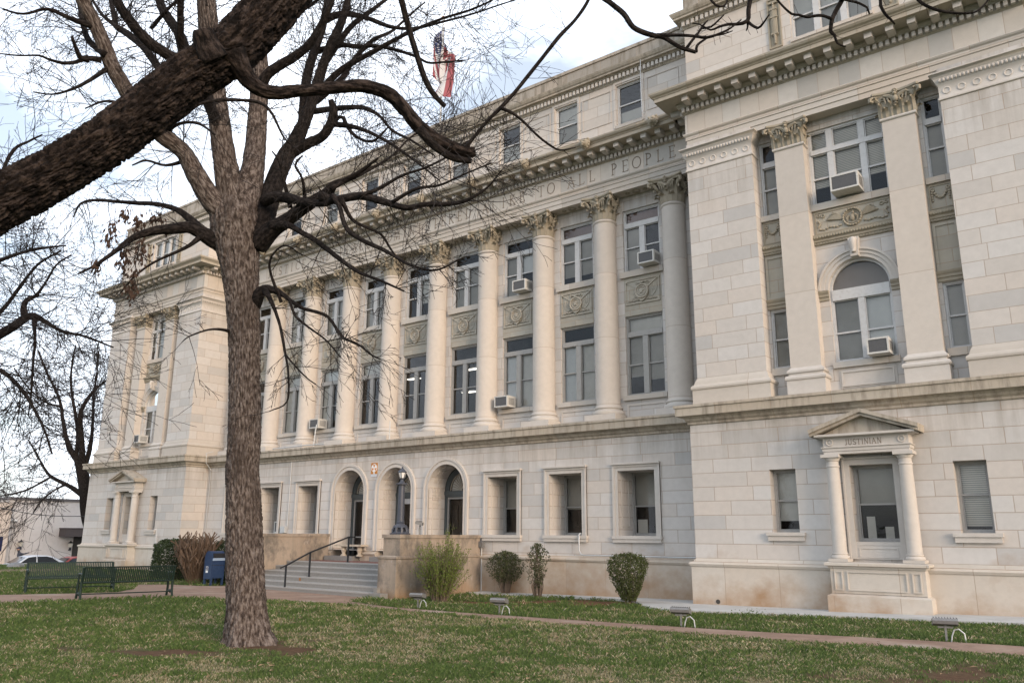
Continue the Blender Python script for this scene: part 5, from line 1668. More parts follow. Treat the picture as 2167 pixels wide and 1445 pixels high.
_, st = bark_tube('trunk', rows_px([(x, y, w*.94) for x, y, w in trunk], HB, HB), 130, .018, .022, 'bark_main', big, (.045, .12), 3, root_flare)
limbs = [
    ([(492, 480, 66), (470, 448, 58), (445, 420, 52), (415, 370, 45), (388, 322, 38), (345, 287, 40), (305, 245, 37), (272, 199, 35), (240, 145, 33), (222, 100, 32), (203, 55, 30), (180, 10, 30), (150, -60, 26)], HB, 12.2, 'bark_main'),
    ([(497, 470, 70), (487, 400, 60), (473, 320, 50), (462, 240, 46), (452, 170, 46), (446, 100, 46), (440, 40, 44), (432, -70, 38)], HB, 13.4, 'bark_main'),
    ([(512, 460, 72), (529, 390, 58), (540, 320, 46), (545, 240, 42), (550, 160, 40), (548, 115, 38), (556, 60, 30), (575, 0, 26), (592, -70, 20)], HB, 15.6, 'bark_main'),
    ([(535, 510, 66), (560, 455, 50), (580, 388, 44), (602, 335, 40), (622, 305, 36), (645, 255, 28), (662, 210, 24), (680, 150, 22), (700, 95, 20), (725, 40, 17), (750, -50, 12)], HB, 16.0, 'bark_limb'),
    ([(608, 328, 28), (650, 305, 24), (681, 290, 22), (700, 262, 22), (706, 235, 20), (700, 212, 13)], 14.9, 14.4, 'bark_limb'),
    ([(545, 515, 54), (575, 487, 40), (606, 467, 31), (648, 436, 27), (689, 411, 25), (700, 398, 22), (712, 388, 14), (735, 380, 12), (765, 362, 8), (800, 335, 5)], HB, 12.9, 'bark_limb'),
    ([(680, 416, 24), (706, 424, 18), (723, 421, 18), (764, 415, 19), (795, 422, 18), (822, 430, 17), (860, 440, 14), (900, 433, 12), (945, 432, 11), (985, 425, 8), (1030, 398, 5), (1062, 360, 3)], 13.1, 12.0, 'bark_limb'),
    ([(560, 425, 28), (585, 417, 25), (615, 420, 22), (646, 428, 18), (684, 431, 16), (706, 424, 14)], 14.2, 12.95, 'bark_limb'),
    ([(575, 478, 26), (610, 477, 15), (640, 493, 13), (666, 508, 12), (706, 538, 11), (739, 563, 9), (764, 578, 8), (806, 594, 6), (855, 616, 4)], 14.0, 12.2, 'bark_limb'),
    ([(704, 414, 15), (719, 438, 11), (726, 466, 11), (739, 490, 11), (772, 511, 11), (806, 526, 10), (839, 544, 9), (864, 559, 7), (920, 572, 5), (975, 548, 3)], 12.9, 11.8, 'bark_limb'),
    ([(720, 418, 13), (744, 463, 9), (772, 480, 7), (806, 496, 6), (826, 526, 5), (850, 560, 3)], 12.8, 13.3, 'bark_limb'),
    ([(535, 645, 36), (552, 618, 26), (565, 612, 20), (590, 618, 13), (612, 634, 9), (640, 652, 8), (690, 668, 7), (715, 700, 6), (727, 715, 6), (760, 730, 5), (785, 750, 4), (805, 760, 3)], HB, 13.0, 'bark_limb'),
    ([(560, 613, 14), (575, 640, 9), (590, 680, 7), (597, 710, 7), (604, 750, 6), (610, 790, 5), (607, 850, 4), (570, 870, 2.5)], 13.9, 13.2, 'bark_limb'),
    ([(604, 750, 5), (625, 775, 4), (650, 800, 3.2), (668, 813, 2.5)], 13.4, 13.0, 'bark_limb'),
    ([(612, 634, 7), (625, 668, 6), (650, 690, 5), (690, 720, 4), (720, 755, 3)], 13.7, 12.9, 'bark_limb'),
    ([(490, 525, 50), (458, 512, 38), (430, 495, 32), (400, 482, 26), (360, 485, 22), (320, 490, 18), (280, 505, 13), (240, 535, 9), (200, 562, 6), (165, 580, 3.5)], HB, 13.0, 'bark_limb'),
    ([(440, 500, 26), (400, 462, 18), (370, 442, 13), (330, 432, 11), (290, 430, 10), (250, 427, 8), (200, 424, 7), (170, 432, 5), (155, 460, 3)], 14.1, 15.0, 'bark_limb'),
    ([(430, 498, 16), (400, 520, 9), (370, 535, 7), (340, 548, 6), (310, 565, 5), (280, 590, 4), (255, 620, 3)], 14.0, 13.6, 'bark_limb'),
    ([(484, 701, 9), (468, 697, 7), (440, 698, 4.5), (400, 712, 3.5), (385, 724, 2)], 14.1, 13.4, 'bark_limb'),
    ([(475, 300, 34), (440, 210, 30), (405, 145, 28), (369, 125, 25), (345, 110, 25), (322, 95, 24), (292, 66, 23), (268, 35, 22), (246, 0, 20), (225, -60, 16)], 14.0, 12.6, 'bark_limb'),
    ([(440, 215, 26), (385, 175, 22), (342, 150, 18), (320, 120, 18), (300, 96, 17), (270, 72, 16), (246, 56, 14), (243, 40, 12), (230, -20, 9)], 13.8, 15.3, 'bark_limb'),
    ([(460, 230, 30), (415, 170, 28), (392, 113, 28), (384, 85, 26), (375, 65, 22), (359, 43, 22), (340, 10, 20), (325, -60, 16)], 13.8, 14.8, 'bark_limb'),
    ([(392, 113, 22), (382, 80, 18), (382, 50, 16), (382, 0, 15), (385, -60, 12)], 14.1, 13.0, 'bark_limb'),
    ([(546, 215, 30), (561, 165, 24), (590, 140, 22), (615, 126, 22), (640, 108, 20), (658, 90, 18), (678, 55, 15), (700, 10, 12), (715, -40, 9)], 14.9, 13.9, 'bark_limb'),
    ([(640, 270, 24), (648, 170, 22), (668, 100, 20), (684, 50, 18), (695, -10, 15), (700, -60, 12)], 15.2, 16.8, 'bark_limb'),
    ([(186, 125, 18), (170, 122, 12), (160, 100, 9), (152, 78, 7)], 12.7, 12.3, 'bark_limb'),
    ([(215, 128, 16), (186, 124, 11), (160, 132, 9), (133, 134, 8), (100, 125, 6), (83, 118, 5), (40, 118, 4), (0, 114, 3)], 12.8, 12.0, 'bark_limb'),
    ([(222, 115, 16), (200, 98, 15), (186, 83, 14), (173, 40, 12), (165, -20, 9)], 12.7, 13.4, 'bark_limb'),
    ([(330, 276, 12), (385, 248, 9), (420, 222, 7), (460, 213, 8), (505, 212, 8), (550, 218, 8), (575, 240, 7), (600, 290, 5), (620, 310, 4)], 13.2, 13.6, 'bark_limb')]
tw = MB()
for k, (tr, h0, h1, mt) in enumerate(limbs):
    rows = rows_px([(x, y, w*.9) for x, y, w in tr], h0, h1)
    wmax = max(x[2] for x in tr)
    o, s = bark_tube('limb', rows, 40 if wmax > 40 else (20 if wmax > 18 else 8), .05 if wmax > 18 else .07, .012 if wmax > 30 else .005, mt, big, (.045, .12), 20+k)
    thin = min(x[2] for x in tr)
    if tr[-1][1] < 0: side_twigs(tw, s, 4.6, (.5, 1.7), 3, rs2, .02, 3, .012, .3)
    elif wmax < 20: side_twigs(tw, s, 3.6, (.25, .8), 2, rs2, .05, 3, .008, .15)
    else: side_twigs(tw, s, 3.0, (.35, 1.15), 3, rs2, .05, 3, .010, .3)
    if thin <= 6:
        twig(tw, s[-1, :3], s[-1, :3]-s[-3, :3], .6, .006, 2, rs2, .03)
# finer boughs of the upper crown
for tr, h0, h1 in (
        ([(660, 215, 18), (720, 150, 14), (790, 110, 11), (860, 72, 8), (930, 42, 6), (1000, 20, 5), (1060, -8, 3)], 15.6, 14.0),
        ([(690, 130, 15), (740, 60, 12), (790, 20, 9), (850, -25, 6)], 16.0, 16.8),
        ([(700, 262, 14), (760, 272, 9), (820, 300, 7), (880, 342, 5), (930, 382, 3)], 14.6, 13.2),
        ([(684, 45, 16), (720, 30, 14), (750, 32, 12), (780, 40, 10), (830, 58, 8), (880, 60, 6), (940, 46, 5), (1000, 30, 4), (1060, 10, 3), (1130, -12, 2)], 16.4, 14.5),
        ([(665, 110, 14), (720, 97, 10), (760, 100, 9), (786, 97, 8), (830, 104, 7), (880, 120, 6), (906, 133, 5), (940, 132, 4), (985, 128, 3)], 16.2, 14.2),
        ([(668, 215, 16), (720, 170, 12), (740, 140, 11), (763, 110, 10), (793, 83, 8), (830, 66, 6), (870, 30, 4), (900, 5, 3)], 15.8, 16.6),
        ([(650, 238, 14), (720, 229, 11), (770, 229, 9), (803, 246, 7), (830, 276, 6), (873, 299, 5), (920, 330, 3)], 15.3, 13.6),
        ([(680, 292, 11), (720, 248, 8), (733, 266, 8), (753, 289, 7), (786, 300, 6), (810, 282, 5), (822, 268, 3)], 14.6, 14.2),
        ([(700, 400, 13), (720, 389, 10), (763, 369, 8), (800, 349, 6), (832, 328, 5), (870, 290, 4), (905, 270, 3)], 13.2, 13.9),
        ([(760, 415, 10), (800, 400, 8), (850, 372, 6), (900, 355, 5), (950, 330, 4), (990, 300, 3)], 12.8, 12.4),
        ([(830, 428, 9), (880, 400, 7), (930, 392, 5), (980, 370, 4), (1040, 345, 3)], 12.5, 11.8),
        ([(560, 60, 14), (600, 30, 10), (650, 15, 8), (700, -20, 5)], 15.5, 14.2),
        ([(205, 60, 14), (150, 40, 10), (100, 20, 7), (50, 30, 5), (5, 20, 3)], 12.6, 11.8),
        ([(235, 140, 12), (190, 170, 8), (150, 190, 6), (110, 200, 4), (70, 195, 3)], 12.9, 12.2),
        ([(250, 60, 10), (215, 30, 7), (190, -10, 5)], 14.8, 15.2),
        ([(300, 240, 9), (260, 220, 6), (220, 215, 5), (180, 230, 3)], 13.3, 12.7),
        ([(395, 340, 10), (350, 350, 6), (310, 340, 5), (280, 350, 3)], 13.9, 13.2),
        ([(320, 60, 9), (355, 20, 7), (400, -20, 5)], 14.6, 14.0),
        ([(615, 440, 10), (600, 380, 7), (590, 340, 5), (575, 320, 3)], 14.0, 13.4),
        ([(646, 430, 9), (640, 380, 6), (625, 350, 5), (640, 330, 3)], 13.8, 13.0),
        ([(595, 640, 7), (570, 560, 5), (600, 520, 4), (640, 540, 3)], 13.7, 13.0),
        ([(345, 286, 9), (380, 262, 7), (420, 262, 6), (455, 285, 4)], 13.5, 13.0)):
    o, s = bark_tube('limb', rows_px(tr, h0, h1), 8, .07, .004, 'bark_limb', big, (.045, .12), 400+len(tw.v) % 97)
    side_twigs(tw, s, 6.0 if tr[0][1] < 300 else 3.4, (.35, 1.35), 3, rs2, .01, 3, .009, .12)
tag(tw.build('twigs', M['twig'], big), kind='stuff')
dl = MB()
for (px, py, h, n_, sx, sy) in ((265, 455, 14, 30, 8, 14), (295, 470, 14, 45, 10, 22), (240, 480, 14, 25, 8, 30), (228, 500, 13.8, 25, 7, 25), (262, 540, 13.6, 70, 7, 40), (300, 530, 13.6, 55, 14, 26), (278, 615, 13.5, 70, 12, 22), (330, 460, 14, 40, 18, 16), (345, 480, 14, 30, 16, 12), (205, 560, 13.2, 25, 6, 14), (285, 580, 13.5, 30, 8, 20)):
    c = P(px, py, h)
    dl.tube([c+np.array([0, 0, sy*.012]), c-np.array([0, 0, sy*.012])], .005, 4)
    for _ in range(int(n_*1.15)):
        q = c+RT*rs2.gauss(0, sx*.0055)+FH*rs2.gauss(0, .06)+np.array([0, 0, rs2.gauss(0, sy*.0045)])
        l = .07+.06*rs2.random(); w = .017+.015*rs2.random(); a = rs2.random()*6.28
        e = np.array([math.cos(a)*w, math.sin(a)*w, 0]); d = np.array([rs2.gauss(0, .3), rs2.gauss(0, .3), -1])*l
        dl.add([q, q+d*.5+e, q+d, q+d*.5-e], [(0, 1, 2, 3)])
tag(dl.build('withered_leaves', M['deadleaf'], big), kind='stuff')

RMIN[0] = .0036
# --- the near tree whose limb crosses the upper left
RMIN[0] = .0022
near = thing('leaning_tree', 'near dark tree whose thick ridged limb crosses the upper left corner', 'tree', (0, 0, 0))
rs3 = random.Random(8)
HN = 6.3
q0 = P(-620, 880, 5.6); gnd = float(gz(q0[0], q0[1]))
rows = [(q0[0]-.45, q0[1]+.1, gnd-.2, .42), (q0[0]-.4, q0[1]+.08, gnd+.6, .34), (*(q0+np.array([-.1, 0, -.1])), .30)]+rows_px([(-420, 690, 140), (-200, 560, 122), (-40, 452, 108), (60, 398, 99), (150, 345, 96), (250, 280, 95), (332, 219, 98), (400, 165, 97), (455, 132, 97), (505, 95, 100), (550, 48, 100), (590, 5, 96), (650, -70, 90), (720, -170, 80), (800, -330, 60)], 5.7, 6.9)
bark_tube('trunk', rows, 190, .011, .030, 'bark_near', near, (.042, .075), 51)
tn = MB()
nl_ = [
    ([(455, 128, 70), (438, 95, 52), (430, 72, 44), (427, 62, 34)], 6.35, 6.2),
    ([(492, 115, 62), (512, 150, 40), (528, 172, 33), (548, 188, 29), (581, 197, 26), (640, 192, 24), (700, 187, 24), (760, 182, 25), (800, 190, 26), (832, 206, 27), (856, 232, 27), (886, 268, 27), (919, 293, 26), (950, 310, 26), (985, 322, 24), (1003, 322, 21)], 6.4, 7.3),
    ([(886, 272, 20), (915, 305, 18), (950, 330, 15), (975, 338, 14), (997, 341, 11)], 7.05, 7.25),
    ([(980, 320, 12), (1002, 292, 7.5), (1030, 258, 7), (1059, 229, 8.5), (1090, 195, 8), (1119, 159, 8.5), (1150, 120, 8), (1185, 76, 8.5), (1215, 45, 7), (1240, 10, 7), (1258, -30, 6)], 7.25, 7.0),
    ([(1059, 229, 8), (1085, 240, 6.5), (1110, 260, 5.5), (1135, 285, 5), (1160, 305, 4.8), (1185, 318, 4), (1218, 312, 2.2)], 7.15, 7.4),
    ([(700, -190, 34), (790, -110, 22), (840, -30, 14), (852, 10, 13), (865, 60, 12.5), (880, 110, 12), (893, 150, 12), (905, 180, 12), (922, 205, 11), (942, 226, 9)], 6.8, 7.6),
    ([(720, -170, 60), (900, -230, 46), (1150, -220, 36), (1450, -190, 30), (1750, -160, 24), (1980, -120, 18), (2120, -60, 12)], 6.8, 6.2),
    ([(1180, -218, 18), (1240, -110, 13), (1270, -15, 11), (1290, 5, 11), (1320, 30, 11.5), (1340, 58, 11), (1370, 72, 11), (1392, 77, 10), (1407, 81, 9), (1438, 100, 8.5), (1455, 106, 8), (1473, 111, 7.5)], 6.7, 6.7),
    ([(1390, 75, 8), (1438, 75, 6.5), (1467, 77, 6), (1496, 80, 6), (1525, 71, 5), (1546, 60, 4), (1569, 42, 2.5)], 6.7, 6.5),
    ([(1453, 102, 7), (1465, 86, 6), (1477, 71, 5.5), (1490, 52, 4.5), (1498, 44, 3)], 6.7, 6.8),
    ([(1486, 61, 4.5), (1505, 57, 4.5), (1518, 46, 4), (1532, 32, 2.5)], 6.75, 6.6),
    ([(1474, 110, 6), (1475, 97, 6), (1490, 85, 5), (1504, 77, 4.5), (1530, 73, 3.5), (1550, 66, 2.2)], 6.7, 6.9),
    ([(1540, -185, 18), (1590, -70, 12), (1587, 0, 10), (1584, 21, 9.5), (1582, 45, 9), (1560, 52, 6.5), (1542, 52, 6), (1520, 58, 5), (1504, 64, 4), (1480, 52, 3), (1465, 50, 2)], 6.5, 6.6),
    ([(1582, 46, 8), (1590, 53, 6), (1604, 60, 5.5), (1615, 50, 4.5), (1628, 31, 2.8)], 6.58, 6.4),
    ([(1582, 46, 5), (1582, 58, 3.5), (1579, 66, 2.5)], 6.58, 6.6),
    ([(1850, -145, 16), (1810, -60, 12), (1782, 0, 10), (1770, 22, 9.5), (1761, 41, 9), (1758, 67, 8), (1766, 75, 6.5), (1772, 92, 4.5), (1790, 100, 3)], 6.3, 6.4),
    ([(1761, 41, 7), (1742, 34, 6.5), (1725, 34, 6.5), (1708, 37, 6), (1690, 32, 5.5), (1675, 30, 5), (1655, 12, 4.5), (1638, -8, 4)], 6.36, 6.3),
    ([(1930, -130, 14), (1890, -60, 10), (1863, 0, 7), (1873, 30, 6), (1885, 42, 5), (1894, 52, 3)], 6.2, 6.3),
    ([(1960, -120, 13), (1930, -40, 9), (1943, 0, 7.5), (1977, 20, 6.5), (2010, 27, 6), (2035, 29, 5), (2061, 27, 4.5), (2077, 17, 4), (2096, -5, 3)], 6.2, 6.0),
    ([(1500, -5, 5), (1515, 12, 5), (1530, 14, 4.5), (1538, 5, 4), (1541, -12, 3)], 6.5, 6.5),
    ([(1700, -120, 10), (1690, -30, 7), (1820, 8, 5), (1840, 30, 3.5)], 6.4, 6.3)]
for k, (tr, h0, h1) in enumerate(nl_):
    wmax = max(x[2] for x in tr)
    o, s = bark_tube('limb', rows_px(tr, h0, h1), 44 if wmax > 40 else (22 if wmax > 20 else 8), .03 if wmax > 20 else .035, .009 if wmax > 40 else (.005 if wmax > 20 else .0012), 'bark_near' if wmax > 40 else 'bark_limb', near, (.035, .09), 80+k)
    if k in (3, 4): side_twigs(tn, s, 4, (.08, .35), 1, rs3, .0, 2, .004)
    elif k in (1, 2): side_twigs(tn, s, 3.5, (.15, .6), 2, rs3, .0, 3, .005, .45)
    elif k == 5: side_twigs(tn, s, 3, (.2, .7), 2, rs3, .0, 3, .005, .2)
    elif k == 6: pass
    elif k > 6: side_twigs(tn, s[len(s)//3:], 13, (.03, .11), 0, rs3, .0, 1, .0035, .1)
# a spray of fine twigs around the broken limb end
for (px, py) in ((975, 325), (1000, 322), (960, 315), (1030, 258), (930, 300)):
    c = P(px, py, 7.25)
    for _ in range(5): twig(tn, c, np.array([rs3.gauss(0, .6), rs3.gauss(0, .4), rs3.gauss(.3, .5)])+RT*.3, .35+.5*rs3.random(), .0045, 2, rs3, 0, 3, .3)
tag(tn.build('twigs', M['twig'], near), kind='stuff')

# --- trees further back
def bare_tree(name, label, base, height, spread, seed, group=None, lean=(0, 0), mat='bark_limb', forks=5, dens=1.0, fork_at=.28, r0=None, fine=.004):
    rs = random.Random(seed)
    t = thing(name, label, 'tree', (0, 0, 0), 0, group)
    base = np.array(base, float)
    r0 = r0 or height*.022
    fk = base+np.array([lean[0], lean[1], height*fork_at])
    bark_tube('trunk', [(*(base-[0, 0, .3]), r0*1.3), (*(base+[0, 0, .3]), r0*1.1), (*((base+fk)/2), r0*.95), (*fk, r0*.85)], 16, .25, .02, mat, t, (.1, .3), seed)
    b = MB(); tb = MB()
    for k in range(forks):
        a = 2*PI*(k+.5*rs.random())/forks
        el = .55+.65*rs.random()
        d = np.array([math.cos(a)*spread*(1.1-el*.5), math.sin(a)*spread*(1.1-el*.5), el])
        p = fk.copy(); rows = [(*p, r0*.62)]; L = height*(.55+.2*rs.random()); n = 6
        d /= np.linalg.norm(d)
        for i in range(n):
            d = d+np.array([rs.gauss(0, .16), rs.gauss(0, .16), rs.gauss(.03, .12)]); d /= np.linalg.norm(d)
            p = p+d*L/n; rows.append((*p, r0*.62*(1-.85*(i+1)/n)))
        _, s = bark_tube('limb', rows, 8, .3, .006, mat, t, (.1, .3), seed+k)
        for _ in range(int(9*dens)):
            i = rs.randrange(len(s)//5, len(s)-2)
            dd = s[i+1, :3]-s[i, :3]; dd /= np.linalg.norm(dd)
            sd = np.cross(dd, (rs.gauss(0, 1), rs.gauss(0, 1), rs.gauss(0, 1))); sd /= np.linalg.norm(sd)
            twig(tb, s[i, :3], dd*.7+sd, height*(.10+.16*rs.random()), max(.01, s[i, 3]*.5), 3, rs, .03, 4, .3)
        side_twigs(tb, s, 1.6*dens, (.6, 1.6), 2, rs, .03, 3, .012, .3)
    tag(tb.build('twigs', M['twig'], t), kind='stuff')
    return t


# dark tree just beyond the far pavilion, surveyed limbs
RMIN[0] = .0095
dark = thing('street_tree', 'dark bare tree standing just beyond the far pavilion corner', 'tree', (0, 0, 0))
rs4 = random.Random(21)
td = MB()
HD = 50
dk = [([(203, 1195, 34), (194, 1120, 31), (186, 1078, 29), (180, 1030, 26), (172, 990, 22), (164, 965, 18)], 'trunk'),
      ([(165, 975, 22), (148, 950, 18), (140, 925, 15), (133, 890, 12), (126, 845, 9), (100, 790, 7), (80, 740, 5)], 'limb'),
      ([(172, 990, 24), (174, 955, 20), (170, 905, 17), (171, 870, 14), (185, 845, 11), (200, 825, 8), (225, 805, 5), (240, 790, 3)], 'limb'),
      ([(176, 1000, 18), (190, 950, 14), (196, 900, 10), (198, 840, 8), (205, 790, 5), (210, 740, 3)], 'limb'),
      ([(178, 1050, 20), (150, 1030, 15), (120, 1015, 11), (100, 1000, 9), (80, 965, 6), (60, 930, 4)], 'limb'),
      ([(110, 1008, 8), (60, 1035, 6), (20, 1046, 4), (-10, 1052, 3)], 'limb'),
      ([(140, 1024, 9), (110, 1040, 6), (85, 1062, 5), (70, 1085, 3)], 'limb'),
      ([(160, 968, 16), (165, 930, 12), (160, 880, 10), (150, 800, 7), (160, 730, 5)], 'limb'),
      ([(128, 860, 8), (95, 850, 6), (60, 820, 5), (30, 780, 3)], 'limb')]
for k, (tr, nm) in enumerate(dk):
    o, s = bark_tube(nm, rows_px([(x, y, w*(.62 if k else 1)) for x, y, w in tr], HD, HD+rs4.uniform(-2.5, 2.5)*(k > 0)), 10, .3, .02, 'bark_limb', dark, (.1, .3), 120+k)
    if k: side_twigs(td, s, 3.6, (.8, 3.4), 3, rs4, .03, 3, .025, .12)
tag(td.build('twigs', M['twig'], dark), kind='stuff')

# drooping twiggy tree at the left edge, surveyed limbs
RMIN[0] = .0050
lt = thing('drooping_tree', 'drooping bare tree reaching in from the left edge between lawn and sky', 'tree', (0, 0, 0))
tl_ = MB()
HL = 19
base = P(-420, 1215, HL+1); base[2] = float(gz(base[0], base[1]))
k0 = P(-330, 760, HL+.5)
bark_tube('trunk', [(*(base-[0, 0, .3]), .34), (*(base+[0, 0, .8]), .28), (*((base+k0)/2), .25), (*k0, .22)], 20, .1, .02, 'bark_limb', lt, (.06, .2), 301)
ll = [([(-330, 760, 34), (-180, 745, 28), (-60, 735, 23), (0, 707, 20), (30, 690, 18), (53, 673, 17), (73, 669, 14), (95, 680, 9), (130, 700, 7), (180, 712, 5), (240, 735, 3)], 0),
      ([(55, 672, 15), (50, 656, 13), (53, 640, 11), (64, 630, 9), (76, 626, 7), (95, 600, 5), (120, 560, 4), (150, 540, 3)], .5),
      ([(-200, 745, 22), (-60, 690, 14), (0, 660, 9), (40, 610, 7), (80, 560, 5), (130, 530, 4)], 1),
      ([(-150, 748, 20), (-40, 770, 13), (10, 790, 9), (50, 830, 7), (90, 900, 5), (110, 960, 4)], -1),
      ([(-320, 740, 26), (-160, 640, 16), (-40, 570, 10), (30, 540, 7), (90, 525, 5), (140, 520, 3)], 1.5),
      ([(-330, 700, 26), (-160, 560, 14), (-40, 470, 9), (20, 330, 7), (60, 300, 5), (90, 285, 3)], 1.),
      ([(72, 672, 9), (74, 720, 6), (70, 770, 5), (66, 830, 4), (60, 880, 3)], -.3)]
for k, (tr, dh) in enumerate(ll):
    o, s = bark_tube('limb', rows_px(tr, HL, HL+dh), 10, .12, .008, 'bark_limb', lt, (.06, .2), 310+k)
    side_twigs(tl_, s, 7, (.6, 2.4), 3, rs4, .03, 3, .012, .2)
tag(tl_.build('twigs', M['twig'], lt), kind='stuff')

RMIN[0] = .022
for px, hh_, H_, sd, lab in ((-40, 10, 118, 5, 'faint distant tree behind the left end of the white building'), (70, 7.5, 125, 6, 'faint distant tree over the roof of the white building'), (150, 8, 112, 7, 'faint distant tree behind the white building nearest the dark street tree')):
    q = P(px, 1122, H_); bare_tree('distant_tree', lab, (q[0], q[1], -1.25), hh_, .9, sd, 'distant trees behind the white building', dens=.6)

# ------------------------------------------------------------------ shrubs
def leafmat(name, col, var=.35):
    t = NT(name)
    oi = t.node('ShaderNodeNewGeometry')
    n = t.noise(oi.outputs['Position'], 14, 2)
    c = t.mix(oi.outputs['Random Per Island'], tuple(np.array(col)*(1-var)), tuple(np.array(col)*(1+var)))
    c = t.mix(t.math('MULTIPLY', n, .35), c, tuple(np.array(col)*np.array([1.5, 1.1, .8])))
    p = t.node('ShaderNodeBsdfPrincipled', {'Base Color': c, 'Roughness': .55, 'Specular IOR Level': .35})
    tl = t.node('ShaderNodeBsdfTranslucent', {'Color': c})
    mx = t.node('ShaderNodeMixShader', {0: .25, 1: p.outputs[0], 2: tl.outputs[0]})
    t.t.links.new(mx.outputs[0], t.out.inputs[0])
    return t.m


M['leaf_dark'] = leafmat('dark evergreen leaf', (.034, .055, .022), .5)
M['leaf_bush'] = leafmat('clipped bush leaf', (.062, .082, .026), .6)
M['leaf_thin'] = leafmat('thin shrub leaf', (.060, .075, .032), .6)
M['leaf_lime'] = leafmat('yellow green spring leaf', (.135, .195, .040), .4)
M['stem_red'] = plainmat('reddish brown stem', (.115, .078, .054), .85, .3, 5)
M['stem_grey'] = plainmat('shrub stem', (.14, .105, .08), .85, .3, 8)


def leaves_in(b, centres, size, rs, aspect=.5):
    for c in centres:
        d = np.array([rs.gauss(0, 1), rs.gauss(0, 1), rs.gauss(.3, 1)]); d /= np.linalg.norm(d)
        s = np.cross(d, (rs.gauss(0, 1), rs.gauss(0, 1), rs.gauss(0, 1))); s /= np.linalg.norm(s)+1e-6
        l = size*(.6+.8*rs.random()); w = l*aspect
        n = np.cross(d, s)*l*.12
        c = np.array(c)
        b.add([c-d*l*.5, c+s*w*.5+n, c+d*l*.5, c-s*w*.5+n], [(0, 1, 2, 3)])


def shrub(name, label, base, prof, n, size, mat, seed, stems=6, lump=.18, fill=.45, aspect=.5, group=None):
    """leaf shell over stems; prof = [(z, radius_x, radius_y)]"""
    rs = random.Random(seed)
    t = thing(name, label, 'shrub', tuple(base), 0, group)
    zz = [p[0] for p in prof]
    pts = []
    ph = [rs.random()*6 for _ in range(6)]
    top = zz[-1]
    while len(pts) < n:
        z = zz[0]+(top-zz[0])*rs.random()**.85
        rx = np.interp(z, zz, [p[1] for p in prof]); ry = np.interp(z, zz, [p[2] for p in prof])
        a = rs.random()*2*PI
        k = 1+lump*(math.sin(3*a+ph[0]+z*3)+math.sin(5*a+ph[1]-z*5)*.6+math.sin(2*a+7*z+ph[2])*.5)*.6
        r = k*(1-(1-fill)*rs.random()**2.2*1.0) if rs.random() < .8 else k*rs.random()
        r += rs.gauss(0, .035)
        pts.append((rx*r*math.cos(a), ry*r*math.sin(a), z+rs.gauss(0, .03)))
    b = MB(); leaves_in(b, pts, size, rs, aspect); tag(b.build('foliage', M[mat], t), kind='stuff')
    b = MB()
    for _ in range(stems):
        a = rs.random()*6.28; q = pts[rs.randrange(len(pts))]
        b.tube([(.10*math.cos(a), .10*math.sin(a), -.1), (.16*math.cos(a)+q[0]*.25, .16*math.sin(a)+q[1]*.25, zz[0]*.8+.1), (q[0]*.7, q[1]*.7, max(q[2], .3)*.8), q], [.014, .012, .008, .004], 5)
    b.build('stem', M['stem_grey'], t)
    return t


q = G(1331, 1279)
shrub('bush', 'round clipped evergreen bush tapering to its foot by the near pavilion', q, [(.12, .20, .2), (.35, .30, .3), (.7, .47, .45), (1.0, .58, .55), (1.2, .56, .54), (1.33, .40, .4), (1.38, .1, .1)], 7000, .055, 'leaf_bush', 1, 14, .10, .6)
q = G(1070, 1258)
shrub('bush', 'wide thin shrub with bare legs by the terrace wall', q, [(.4, .25, .3), (.6, .55, .4), (.9, .66, .45), (1.15, .62, .45), (1.32, .42, .3), (1.40, .1, .1)], 3600, .06, 'leaf_thin', 2, 34, .22, .3)
q = G(1137, 1264)
shrub('bush', 'slender thin shrub with open top right of the wide thin one', q, [(.3, .12, .12), (.6, .24, .22), (.95, .36, .3), (1.25, .38, .3), (1.5, .26, .22), (1.66, .1, .1)], 1500, .065, 'leaf_thin', 3, 26, .35, .1)
q = G(350, 1228)+FH*.9
shrub('hedge', 'dark clipped evergreen left of the brown twiggy shrub', (q[0], q[1], float(gz(q[0], q[1]))), [(.05, .85, .8), (.4, 1.0, .9), (1.0, 1.05, .95), (1.4, .95, .85), (1.6, .6, .5)], 9000, .085, 'leaf_dark', 4, 8, .08, .7, group='dark evergreens by the far pavilion')
q = G(458, 1238)+FH*1.9
shrub('hedge', 'dark clipped evergreen behind the blue mailbox', (q[0], q[1], float(gz(q[0], q[1]))), [(.05, 1.1, .8), (.4, 1.3, .9), (1.0, 1.35, .95), (1.4, 1.2, .85), (1.62, .8, .5)], 10000, .085, 'leaf_dark', 5, 8, .08, .7, group='dark evergreens by the far pavilion')
q = G(410, 1233)
rs5 = random.Random(17)
t = thing('twiggy_shrub', 'leafless reddish brown twiggy shrub between two dark evergreens', 'shrub', tuple(q))
b = MB()
for _ in range(400):
    a = rs5.random()*6.28; r0 = .25*math.sqrt(rs5.random()); sp_ = .2+.55*rs5.random(); hh_ = .95+.8*rs5.random()
    p0 = np.array([r0*math.cos(a), r0*math.sin(a), -.05]); p1 = p0+np.array([math.cos(a)*sp_*.45, math.sin(a)*sp_*.45, hh_*.5]); p2 = p0+np.array([math.cos(a)*sp_*.85+rs5.gauss(0, .08), math.sin(a)*sp_*.85+rs5.gauss(0, .08), hh_])
    b.tube([p0, p1, p2], [.007, .0055, .003], 4, False)
    for _k in range(2): twig(b, p1+(p2-p1)*rs5.random(), (rs5.gauss(0, .5), rs5.gauss(0, .5), 1), .4, .005, 0, rs5)
b.build('stems', M['stem_red'], t)
q = G(930, 1272)
t = thing('spring_shrub', 'tall yellow green shrub of upright stems before the terrace wall', 'shrub', tuple(q))
